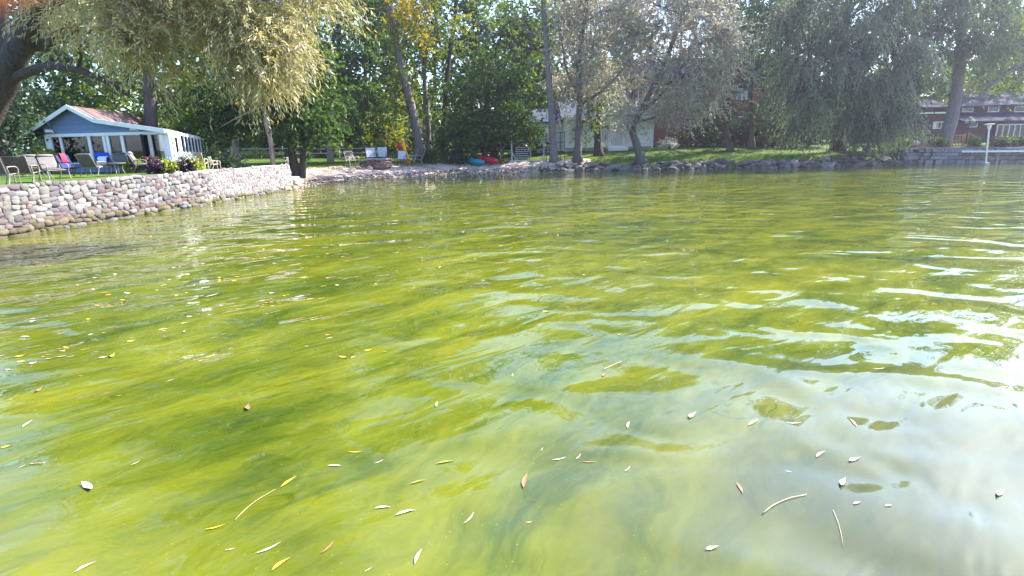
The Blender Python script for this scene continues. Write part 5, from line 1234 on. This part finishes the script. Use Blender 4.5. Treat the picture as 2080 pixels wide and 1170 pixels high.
def red_house():
    H = House('red_house', 'dark red house with grey roofs behind the block seawall at right', 1980, 60)
    X, Z = H.X, H.Z
    xL, xM, xR = X(1850), X(1935), X(2230)
    zt = Z(1980, 245)
    H.block('wall', xM, xR, -.3, Z(2000, 213), 1.5, 8, 'maroon')
    H.block('lower_wall', xM + .02, xR, -.3, zt, 0, 1.5, 'maroon')
    H.block('left_wall', xL, xM, -.3, Z(1890, 231), .1, 7, 'maroon')
    H.block('left_trim', xL - .2, xM - .02, Z(1890, 231), Z(1890, 228), -.2, .4, 'white')
    H.block('left_upper_wall', X(1893), xM + .5, Z(1890, 228), Z(1890, 214), 2.0, 6, 'maroon')
    H.roof('left_roof', [(X(1888), 1.6, Z(1890, 216)), (xM + .6, 1.6, Z(1930, 215))], [(X(1900), 4.2, Z(1900, 199)), (xM + .6, 4.2, Z(1930, 198))], 'roof_grey')
    H.roof('main_roof', [(X(1950), 1.0, Z(1960, 214)), (xR + .4, 1.0, Z(2080, 210))], [(X(1985), 5, Z(1985, 181)), (xR + .4, 5, Z(2080, 178))], 'roof_grey')
    H.roof('porch_roof', [(xM + .2, -.7, Z(1960, 246)), (xR, -.7, Z(2080, 246))], [(xM + .4, 1.52, Z(1960, 230)), (xR, 1.52, Z(2080, 226))], 'roof_grey')
    for a in (1968, 2021, 2075): H.window(X(a), X(a + 20), Z(a, 225), Z(a, 216), 1.48, t=.07)
    H.window(X(1893), X(1916), Z(1900, 260), Z(1900, 249), .08, nv=3, t=.08)
    H.window(X(1963), X(1978), Z(1970, 257), Z(1970, 246), -.02, t=.08)
    # picture window in a shallow bay
    bx0, bx1 = X(2016), X(2085); H.block('bay', bx0 - .15, bx1 + .15, Z(2040, 286), Z(2040, 250), -.35, 0, 'maroon'); H.window(bx0, bx1, Z(2040, 282), Z(2040, 254), -.36, nv=6, t=.08)
red_house()

# block seawall at the right with its walk, gate and lamp
def block_wall():
    a0, a1 = ARC[15] - 1.2, ARC[16] + 9.0; rr = random.Random(31)
    t = thing('block_seawall', 'mottled stone block seawall below the dark red house', 'seawall', (0, 0, 0))
    wall_core(a0, a1, M['mortar'], t, lambda a: 1.16, batter=.06)
    me = []
    for q in range(5):
        b = MB(); b.box((0, 0, 0), (1, 1, 1)); b.v = [tuple(c + rr.uniform(-.06, .06) for c in v) for v in b.v]; me.append(b.mesh('block', M['block']))
    a = a0; cells = []
    for ri, (z, h) in enumerate(((-.02, .30), (.29, .30), (.60, .28), (.90, .26))):
        a = a0 + rr.uniform(0, .3)
        while a < a1:
            w = rr.uniform(.38, .8); p, d, n = wall_frame(a + w / 2); f = p - n * (.06 * (z + .8) / 2 + .02)
            o = link('block', rr.choice(me), t); o.location = (f[0], f[1], z + h / 2); o.rotation_euler = (0, 0, math.atan2(d[1], d[0])); o.scale = (w - .035, .16 + rr.uniform(0, .08), h - .03); a += w
    # coping stones
    a = a0
    while a < a1:
        w = rr.uniform(.7, 1.2); p, d, n = wall_frame(a + w / 2); f = p - n * .3
        o = link('coping', rr.choice(me), t); o.location = (f[0], f[1], 1.21); o.rotation_euler = (0, 0, math.atan2(d[1], d[0])); o.scale = (w - .02, .8, .12); a += w
block_wall()
def wall_thing(px, inset=.35):
    """a place on the seawall top under photo column px"""
    best = min((abs(project((*(wall_frame(a)[0] - wall_frame(a)[2] * inset), 1.27))[0] - px), a) for a in np.arange(ARC[15] - 1, ARC[16] + 9, .1))
    p, d, n = wall_frame(best[1]); q = p - n * inset; return np.array([q[0], q[1], 1.27]), math.atan2(d[1], d[0])
def gate():
    p, rz = wall_thing(1942); t = thing('wooden_gate', 'small orange cedar gate on the block seawall', 'gate', p, rz)
    for x in (-.42, .42): b = MB(); b.box((x, 0, .55), (.12, .12, 1.1)); b.build('post', M['wood_orange'], t)
    for z in (.12, .55, .98): b = MB(); b.box((0, -.02, z), (.72, .06, .10)); b.build('rail', M['wood_orange'], t)
    for x in (-.30, -.1, .1, .3): b = MB(); b.box((x, -.06, .55), (.09, .03, .95)); b.build('picket', M['wood_orange'], t)
    b = MB(); b.box((.66, 0, .6), (.1, .1, 1.2)); b.bar((.66, 0, 1.1), (1.5, .1, .55), .06, .08); b.build('handrail', M['wood_orange'], t)
gate()
def lamp_post():
    q = G(2003, 336, .0); p, d, n = wall_frame(ARC[15] + 5.2)
    t = thing('lamp_post', 'white lamp post with a flat disc hat at the seawall walk', 'lamp post', (q[0], q[1], -.5))
    k = q[1] / F; h = 80 * k + .5
    b = MB(); b.tube([(0, 0, 0), (0, 0, h - .55), (0, 0, h - .3)], [.06, .05, .045], 10); b.build('pole', M['white'], t, True)
    b = MB(); b.lathe([(.06, h - .42), (.10, h - .35), (.15, h - .12), (.15, h - .05)], 14); b.build('lantern', M['white'], t, True)
    b = MB(); b.lathe([(.33, h - .05), (.33, h - .02), (.2, h + .02), (.03, h + .05)], 18); b.build('hat', M['pale_rock'], t, True)
    b = MB(); b.box((0, 0, .35), (.34, .34, .7)); b.build('footing', M['concrete'], t)
    t.rotation_euler = (0, -.085, 0)
lamp_post()
def walk():
    def wp(px): return min(((abs(project((*(wall_frame(q)[0] + wall_frame(q)[2] * .8), .95))[0] - px), q) for q in np.arange(ARC[15] - 1, ARC[16] + 9, .1)))[1]
    qa, qc = wp(1955), wp(2110); pa, _, na = wall_frame(qa); pc, _, nc = wall_frame(qc)
    a, c = np.array([*(pa + na * .8), .95]), np.array([*(pc + nc * .8), .95]); t = thing('jetty_walk', 'narrow white edged walkway running along the block seawall', 'walkway', a)
    v = c - a; L = np.linalg.norm(v[:2]); u = v / L; n = np.array([u[1], -u[0], 0])
    b = MB(); b.bar((0, 0, 0), u * L, .07, .13); b.build('edge_board', M['white'], t)
    k = 26
    for i in range(k):
        s = L * (i + .5) / k; b = MB(); b.bar(u * s - n * .06, u * s - n * .75, L / k * .9, .04); b.build('plank', M['wood_grey'], t)
    for s in (.15, .5, .85): b = MB(); p = u * L * s - n * .2; b.tube([p, p + np.array([0, 0, -1.4])], .06, 6); b.build('pile', M['wood_grey'], t)
walk()
for i, (px, w, h, lf, lab) in enumerate(((1908, .7, .5, 'L_green', 'rounded clipped shrub left of the cedar gate'), (1974, .65, .55, 'L_green', 'rounded shrub right of the cedar gate'), (2050, .6, .55, 'L_green', 'rounded shrub under the picture window'), (2078, .6, .5, 'L_dark', 'rounded shrub at the right edge under the picture window'), (2030, .8, .35, 'L_dark', 'low dark shrub right of the clay pot'))):
    p, rz = wall_thing(px, .75); s = shrub('shrub', lab, 1900, 50, w, h, lf, 700 + i, 'bush', 26, lsc=.8); s.location = tuple(p)
def pot():
    p, rz = wall_thing(2013, .7); t = thing('clay_pot', 'terracotta pot on the block seawall by the lamp post', 'pot', p)
    b = MB(); b.lathe([(.16, 0), (.26, .2), (.30, .38), (.33, .38), (.33, .45), (.26, .45), (.24, .40)], 16); b.build('pot', M['terracotta'], t, True)
    rg = np.random.default_rng(3); u = unit(rg.normal(0, 1, (12, 3))); u[:, 2] = abs(u[:, 2]); link('foliage', npmesh('foliage', leaves_for(np.array([0, 0, .5]) + u * .14, u, 'plant', rg, 1, 1.3), 4, M['L_rust']), t)
pot()
def garden_lantern():
    p = at(1962, 56); t = thing('globe_lamp', 'dark cluster lamp with pale globes before the red house', 'lamp', p)
    b = MB(); b.tube([(0, 0, -.1), (0, 0, 2.0)], [.06, .045], 8); b.build('pole', M['dark_metal'], t)
    for k, (dx, dz) in enumerate(((-.32, 2.05), (0, 2.35), (.32, 2.05))):
        b = MB(); b.tube([(0, 0, 1.9), (dx, 0, dz - .16)], .03, 6); b.build('arm', M['dark_metal'], t)
        b = MB(); b.lathe([(.06, -.16), (.15, -.08), (.17, 0), (.13, .11), (.03, .17)], 12, (dx, 0, dz)); b.build('globe', M['concrete'], t, True)
garden_lantern()
for i, (px, s, hh, lab, m) in enumerate(((1862, .95, .95, 'pale upright boulder on the left end of the block seawall', 'pale_rock'), (1877, .8, .8, 'pinkish round boulder right of the pale upright boulder', 'terracotta'))):
    p, rz = wall_thing(px, .7); t = thing('boulder', lab, 'boulder', p); o = link('stone', rock_variants(1, 90 + i, M[m])[0], t); o.scale = (s, s * .8, hh * 1.3); o.location = (0, 0, hh * .32)
    for pl in o.data.polygons: pl.use_smooth = True
p, rz = wall_thing(1880, .45); t = thing('plank_stack', 'low stack of orange planks on the block seawall', 'planks', p, rz)
for i in range(3): b = MB(); b.box((i * .1, 0, .05 + i * .075), (2.0 - i * .3, .3, .065)); b.build('plank', M['wood_orange'], t)

# ------------------------------------------------------------------ far wood closing the view
def far_wood():
    rg = np.random.default_rng(44); n = 5200
    x = rg.uniform(-150, 170, n); y = rg.uniform(92, 116, n)
    prof = 9.5 + 3.0 * np.sin(x * .11) + 2.0 * np.sin(x * .31 + 1) + 1.5 * np.sin(x * .7); prof -= 3.5 * np.exp(-((x - 1) / 9) ** 2)
    z = 2 + rg.uniform(0, 1, n) ** .8 * prof
    s = np.stack([x, y, z], 1); u = unit(rg.normal(0, 1, (n, 3)))
    KIND['mass'] = (0.85, 0.55, 5, (1.0, 2.2), .25, 4, 1.3, 1.0, .6)
    tag(link('distant_wood', npmesh('distant_wood', leaves_for(s, u, 'mass', rg), 4, M['L_green'])), 'far wood closing the view behind the houses', 'wood', kind='stuff')
far_wood()

# ------------------------------------------------------------------ floating leaves
def leaf_mesh(L, w, curl, bend, m, twist=0.0, n=6):
    mb = MB(); rows = []
    for i in range(n + 1):
        t = i / n; ww = w * (math.sin(math.pi * t ** .85) ** 1.25) * .5 + .0015; x = L * (t - .5); yb = bend * L * (1 - (2 * t - 1) ** 2)
        z = .004 + curl * L * (2 * t - 1) ** 2; tw = twist * (t - .5)
        rows.append([(x, yb - ww * math.cos(tw), z + ww * (.25 + math.sin(tw))), (x, yb, z), (x, yb + ww * math.cos(tw), z + ww * (.25 - math.sin(tw)))])
    mb.sheet(rows); mb.tube([rows[0][1], (rows[0][1][0] - L * .1, rows[0][1][1] - .01 * L, rows[0][1][2] + .002)], [.0025, .0015], 4)
    return mb.mesh('leaf', m, True)
M['fl_white'] = mat('pale_leaf_underside', (0.60, 0.58, 0.54), (0.40, 0.37, 0.30), .6, 9, var=.2)
M['fl_yellow'] = mat('yellow_fallen_leaf', (0.62, 0.42, 0.04), (0.45, 0.26, 0.02), .6, 25)
M['fl_brown'] = mat('brown_fallen_leaf', (0.36, 0.16, 0.08), (0.22, 0.09, 0.05), .7, 25)
M['fl_tan'] = mat('tan_fallen_leaf', (0.60, 0.44, 0.32), (0.42, 0.27, 0.18), .7, 25)
M['fl_green'] = mat('sunken_green_leaf', (0.22, 0.23, 0.03), (0.16, 0.17, 0.02), .6, 20)
CN = {'white': 'white', 'yellow': 'yellow', 'brown': 'brown', 'tan': 'tan', 'green': 'olive'}
variants = {}
for c in CN:
    variants[c] = [leaf_mesh(1, .16, .03, .06, M['fl_' + c], 0, 8), leaf_mesh(1, .18, .05, .12, M['fl_' + c], .5, 8), leaf_mesh(1, .10, .02, -.08, M['fl_' + c], 0, 8), leaf_mesh(1, .26, .10, .05, M['fl_' + c], 1.2, 8)]
rl = random.Random(21)
def floating(px, py, Lpx, ang, c, v, label, group):
    """leaf whose middle is seen at (px,py), Lpx long in the photo at image angle ang (degrees, up-right positive)"""
    dx, dy = Lpx / 2 * math.cos(math.radians(ang)), -Lpx / 2 * math.sin(math.radians(ang))
    a, b_ = G(px - dx, py - dy), G(px + dx, py + dy); m_ = (a + b_) / 2; L = float(np.linalg.norm(b_ - a))
    L = min(L, Lpx * 1.6 * float(np.linalg.norm(m_ - np.array([0, 0, EYE]))) / F); L = min(L, .34) * .78
    o = link('floating_leaf', variants[c][v]); o.location = (float(m_[0]), float(m_[1]), .004); o.rotation_euler = (0, 0, math.atan2(b_[1] - a[1], b_[0] - a[0])); o.scale = (L, L, L)
    return tag(o, label, 'leaf', group)
near = [  # px, py, length px, image angle, colour, shape, label
    (177, 991, 34, -35, 'white', 3, 'broad white leaf floating alone at the lower left'),
    (175, 1153, 62, 27, 'white', 1, 'white willow leaf cut close to the bottom edge at left'),
    (56, 862, 34, 35, 'white', 0, 'narrow white leaf near the left edge above the yellow one'),
    (15, 908, 34, 15, 'yellow', 3, 'curled yellow leaf touching the left edge'),
    (505, 828, 26, 85, 'brown', 3, 'upright brown leaf in the left middle water'),
    (275, 941, 32, 25, 'white', 2, 'thin white leaf right of the broad white leaf'),
    (45, 948, 24, 25, 'white', 2, 'thin white leaf with a dark twig at the lower left edge'),
    (587, 980, 52, 35, 'yellow', 0, 'slim yellow leaf beside a stem left of centre'),
    (437, 1071, 56, 15, 'yellow', 2, 'long thin orange yellow leaf near the bottom left'),
    (546, 1113, 72, 25, 'white', 2, 'long thin white leaf just above the bottom yellow leaf'),
    (572, 1148, 62, 35, 'yellow', 1, 'bright yellow leaf at the bottom edge left of centre'),
    (468, 1116, 30, 10, 'white', 2, 'short white leaf left of the long thin white one'),
    (665, 1112, 50, 45, 'brown', 2, 'dark red brown curled leaf at bottom left of centre'),
    (825, 1043, 56, 15, 'white', 1, 'large curved white leaf at the lower centre'),
    (778, 1033, 42, 5, 'white', 1, 'smaller white leaf touching the large curved one'),
    (850, 1132, 44, 65, 'white', 0, 'upright white leaf at the bottom centre'),
    (952, 1053, 40, 50, 'tan', 2, 'tan twisted leaf right of the large curved white leaf'),
    (748, 1157, 24, 30, 'white', 2, 'short white leaf at the bottom edge centre'),
    (680, 947, 36, 0, 'white', 0, 'white leaf lying level left of centre'),
    (770, 938, 26, 25, 'white', 2, 'slim white leaf right of the level white leaf'),
    (722, 918, 38, 0, 'yellow', 2, 'thin yellow leaf above the level white leaf'),
    (1068, 978, 42, 75, 'brown', 0, 'dark brown upright leaf below the centre'),
    (1136, 932, 38, 12, 'white', 2, 'curved thin white leaf right of the dark brown leaf'),
    (1197, 938, 40, 0, 'brown', 2, 'thin red brown leaf right of the curved white leaf'),
    (1174, 928, 20, 50, 'tan', 2, 'small tan leaf beside the thin red brown leaf'),
    (1277, 864, 22, 75, 'white', 0, 'small upright white leaf in the pale sky reflection'),
    (1274, 953, 20, 40, 'white', 2, 'tiny white leaf on a twig right of the red brown leaf'),
    (1407, 845, 26, 40, 'tan', 3, 'pinkish tan leaf upper middle of the pale reflection'),
    (1530, 860, 30, 30, 'tan', 0, 'pinkish slim leaf right of the pinkish tan one'),
    (1612, 859, 40, 0, 'white', 2, 'thin white leaf beside the green wave band at right'),
    (1733, 860, 24, -50, 'tan', 0, 'tan leaf tilted down right at the wave band'),
    (1667, 924, 28, 35, 'tan', 0, 'pale tan leaf left of the white duck shaped leaf'),
    (1736, 935, 32, 20, 'white', 3, 'broad white leaf in the right pale reflection'),
    (1713, 981, 26, 60, 'tan', 3, 'broad orange tan leaf below the broad white leaf'),
    (1602, 958, 20, -10, 'white', 2, 'short white leaf in the right middle reflection'),
    (1502, 993, 34, -60, 'brown', 0, 'brown leaf pointing down right left of the stick'),
    (1741, 1023, 20, 20, 'tan', 3, 'small crumpled leaf with a dark tip at right'),
    (1805, 1028, 20, 10, 'tan', 3, 'small crumpled pale leaf right of the dark tipped one'),
    (2033, 1003, 26, 40, 'white', 3, 'bright white leaf alone at the far right'),
    (1447, 1115, 36, 15, 'white', 3, 'ragged white leaf at the bottom right of centre'),
    (888, 822, 20, 80, 'white', 0, 'small upright white leaf left of the centre swirl'),
    (1040, 762, 14, 80, 'white', 2, 'tiny upright white leaf in the centre swirl'),
    (1228, 762, 16, 40, 'brown', 3, 'small red leaf on a stem in the centre swirl'),
    (1785, 749, 32, 5, 'tan', 2, 'tan leaf on the green water at upper right'),
    (905, 940, 52, 10, 'green', 0, 'olive leaf under the surface at the lower centre'),
    (850, 980, 46, 15, 'green', 0, 'olive submerged leaf left of the other olive leaf'),
    (1075, 1061, 20, 5, 'tan', 2, 'little tan leaf right of the tan twisted leaf'),
    (670, 687, 20, 12, 'white', 0, 'white leaf in the middle left distance'),
    (430, 600, 40, 15, 'white', 2, 'long white leaf on the left green water'),
    (345, 773, 26, 22, 'white', 2, 'slim white leaf in the left streaked water'),
    (375, 674, 10, 60, 'white', 3, 'single white fleck in the left middle water'),
    (230, 723, 18, 50, 'yellow', 3, 'curled yellow leaf in the left middle water'),
    (82, 792, 22, 40, 'brown', 3, 'brown leaf above the left edge leaves'),
    (88, 655, 22, 5, 'brown', 2, 'red brown leaf at the upper left water'),
    (668, 565, 18, 20, 'brown', 3, 'brown leaf in the upper left middle water'),
    (242, 804, 20, 12, 'yellow', 2, 'yellow leaf in the left streaked water'),
    (165, 764, 14, 0, 'yellow', 2, 'short yellow leaf left of the streaked water'),
    (1100, 913, 12, 50, 'white', 2, 'tiny white leaf above the curved thin white leaf'),
    (913, 1081, 10, 60, 'brown', 2, 'tiny brown speck leaf at the bottom centre'),
]
for px, py, Lp, ang, c, v, lab in near: floating(px, py, Lp, ang, c, v, lab, 'leaves floating close by')
cnt = 0
while cnt < 190:                                  # the small drifting leaves farther out
    px = rl.uniform(0, 1600); py = 400 + 330 * rl.random() ** 1.4
    if rl.random() < .55:                         # gathered in drift lines by the wind
        (xa, ya, xb, yb) = rl.choice([(40, 650, 700, 505), (120, 580, 560, 500), (500, 620, 1150, 470), (0, 740, 420, 650), (1180, 480, 1560, 440)]); q_ = rl.random(); px = xa + (xb - xa) * q_ + rl.gauss(0, 12); py = ya + (yb - ya) * q_ + rl.gauss(0, 9)
    if px < 620 and py < 500 - px * .19: continue
    if rl.random() > (1.0 if px < 900 else .35): continue
    c = rl.choice(['white', 'white', 'yellow', 'yellow', 'tan', 'brown', 'yellow'])
    q = G(px, py); o = link('floating_leaf', variants[c][rl.randrange(4)]); o.location = (float(q[0]), float(q[1]), .004)
    s = rl.uniform(.06, .14); o.scale = (s, s, s); o.rotation_euler = (0, 0, rl.uniform(-.6, 1.2))
    tag(o, 'tiny %s leaf drifting among many on the farther green water' % CN[c], 'leaf', 'small %s leaves drifting farther out' % CN[c]); cnt += 1
def stick(px0, py0, px1, py1, r, label, bow):
    a, c = G(px0, py0), G(px1, py1); t = thing('floating_stick', label, 'stick', a); b = MB(); rg = np.random.default_rng(int(px0)); v = c - a; n = np.array([-v[1], v[0], 0]) / np.linalg.norm(v)
    pts = [v * i / 7 + n * bow * math.sin(math.pi * i / 7) + np.array([0, 0, .006 + rg.uniform(0, .004)]) for i in range(8)]; b.tube(pts, [r * (1 - .5 * i / 7) for i in range(8)], 6, True, .15, random.Random(3)); b.build('stem', M['fl_tan'], t, True)
stick(1549, 1045, 1638, 1006, .004, 'bowed pinkish stick floating at the lower right', .03)
stick(478, 1058, 560, 996, .0018, 'thin yellow stem trailing from the slim yellow leaf', .03)
stick(1692, 1038, 1712, 1112, .002, 'pale weed stem hanging in the water at lower right', .01)
stick(1225, 752, 1262, 735, .004, 'thin red twig beside the small red leaf', .0)
stick(60, 944, 92, 942, .004, 'dark short twig at the lower left edge', .0)
print('TRIS leaves', TOTAL[0])

# ------------------------------------------------------------------ the hand at the lens
def hand():
    m, nt, out = _nt('skin'); d = nt.nodes.new('ShaderNodeBsdfPrincipled'); t = nt.nodes.new('ShaderNodeBsdfTranslucent'); mx = nt.nodes.new('ShaderNodeMixShader')
    nz = noise(nt, nt.nodes.new('ShaderNodeTexCoord').outputs['Object'], 90, 3); r = ramp(nt, nz.outputs[0], [(.3, (.52, .32, .27)), (.7, (.47, .27, .22))]); nt.links.new(r.outputs[0], d.inputs['Base Color'])
    d.inputs['Roughness'].default_value = .5; t.inputs[0].default_value = (.60, .27, .21, 1); mx.inputs[0].default_value = .5
    nt.links.new(d.outputs[0], mx.inputs[1]); nt.links.new(t.outputs[0], mx.inputs[2]); nt.links.new(mx.outputs[0], out.inputs[0])
    V = []; E = []; Rd = []
    def vert(p, r): V.append(p); Rd.append(r); return len(V) - 1
    # camera frame: x right, y up, -z ahead.  The hand grips from the upper left, the index finger strays before the lens
    wrist = vert((-.150, -.075, .060), .026); palm = vert((-.125, -.020, .045), .030); E.append((wrist, palm))
    arm = vert((-.20, -.24, .12), .038); E.append((arm, wrist))
    kn = [vert((-.105, .030, .030), .011), vert((-.112, .022, .050), .011), vert((-.118, .008, .066), .0105), vert((-.120, -.010, .078), .0095)]
    for q in kn: E.append((palm, q))
    def chain(a, pts, rs_):
        for p, r in zip(pts, rs_): b = vert(p, r); E.append((a, b)); a = b
    chain(kn[0], [(-.078, .040, -.006), (-.056, .0200, -.032), (-.0350, .0254, -.035), (-.0273, .0275, -.035)], [.0092, .0085, .0080, .0068])
    chain(kn[1], [(-.088, .042, .030), (-.070, .030, .012), (-.068, .014, .010)], [.0092, .0085, .0075])
    chain(kn[2], [(-.092, .026, .052), (-.074, .012, .038), (-.074, -.002, .032)], [.009, .0083, .0073])
    chain(kn[3], [(-.098, .004, .072), (-.082, -.010, .060), (-.082, -.022, .052)], [.008, .0074, .0064])
    th = vert((-.112, -.045, .030), .016); E.append((wrist, th)); chain(th, [(-.090, -.040, .010), (-.078, -.018, -.004), (-.074, .000, -.008)], [.012, .0105, .0085])
    q = cam.rotation_quaternion; base = Vector(cam.location)
    root = thing('person_hand', 'pink fingertip of the hand that holds the camera, blurred in the top left corner', 'hand', base)
    me = bpy.data.meshes.new('hand_skin'); me.from_pydata([q @ Vector(p) for p in V], E, []); o = link('skin', me, root)
    o.modifiers.new('skin', 'SKIN')
    for i, sv in enumerate(me.skin_vertices[0].data): sv.radius = (Rd[i], Rd[i]); sv.use_root = (i == palm)
    ss = o.modifiers.new('sub', 'SUBSURF'); ss.levels = 2; ss.render_levels = 2; me.materials.append(m)
    b = MB(); b.add([q @ Vector(p) for p in ((-.0345, .0300, -.0405), (-.0275, .0320, -.0405), (-.0255, .0308, -.0420), (-.0275, .0280, -.0428), (-.0345, .0258, -.0430))], [(0, 1, 2, 3, 4)]); b.build('fingernail', M['st_cream'], root)
hand()

# ------------------------------------------------------------------ added volume imitating the veil of lens flare
hb = MB(); hb.box((0, 400, 12.25), (1840, 1840, 30.5)); hz = hb.build('veil', None); tag(hz, 'added thin haze in the air over the lake', 'veil', kind='stuff')
hm, hnt, hout = _nt('lens_veil_volume'); pv = hnt.nodes.new('ShaderNodeVolumePrincipled')
pv.inputs['Color'].default_value = (0.80, 0.78, 1.0, 1); pv.inputs['Density'].default_value = 0.0005; pv.inputs['Anisotropy'].default_value = 0.65
hnt.links.new(pv.outputs[0], hout.inputs['Volume']); hz.data.materials.append(hm); hm.cycles.homogeneous_volume = True
hz.display_type = 'WIRE'
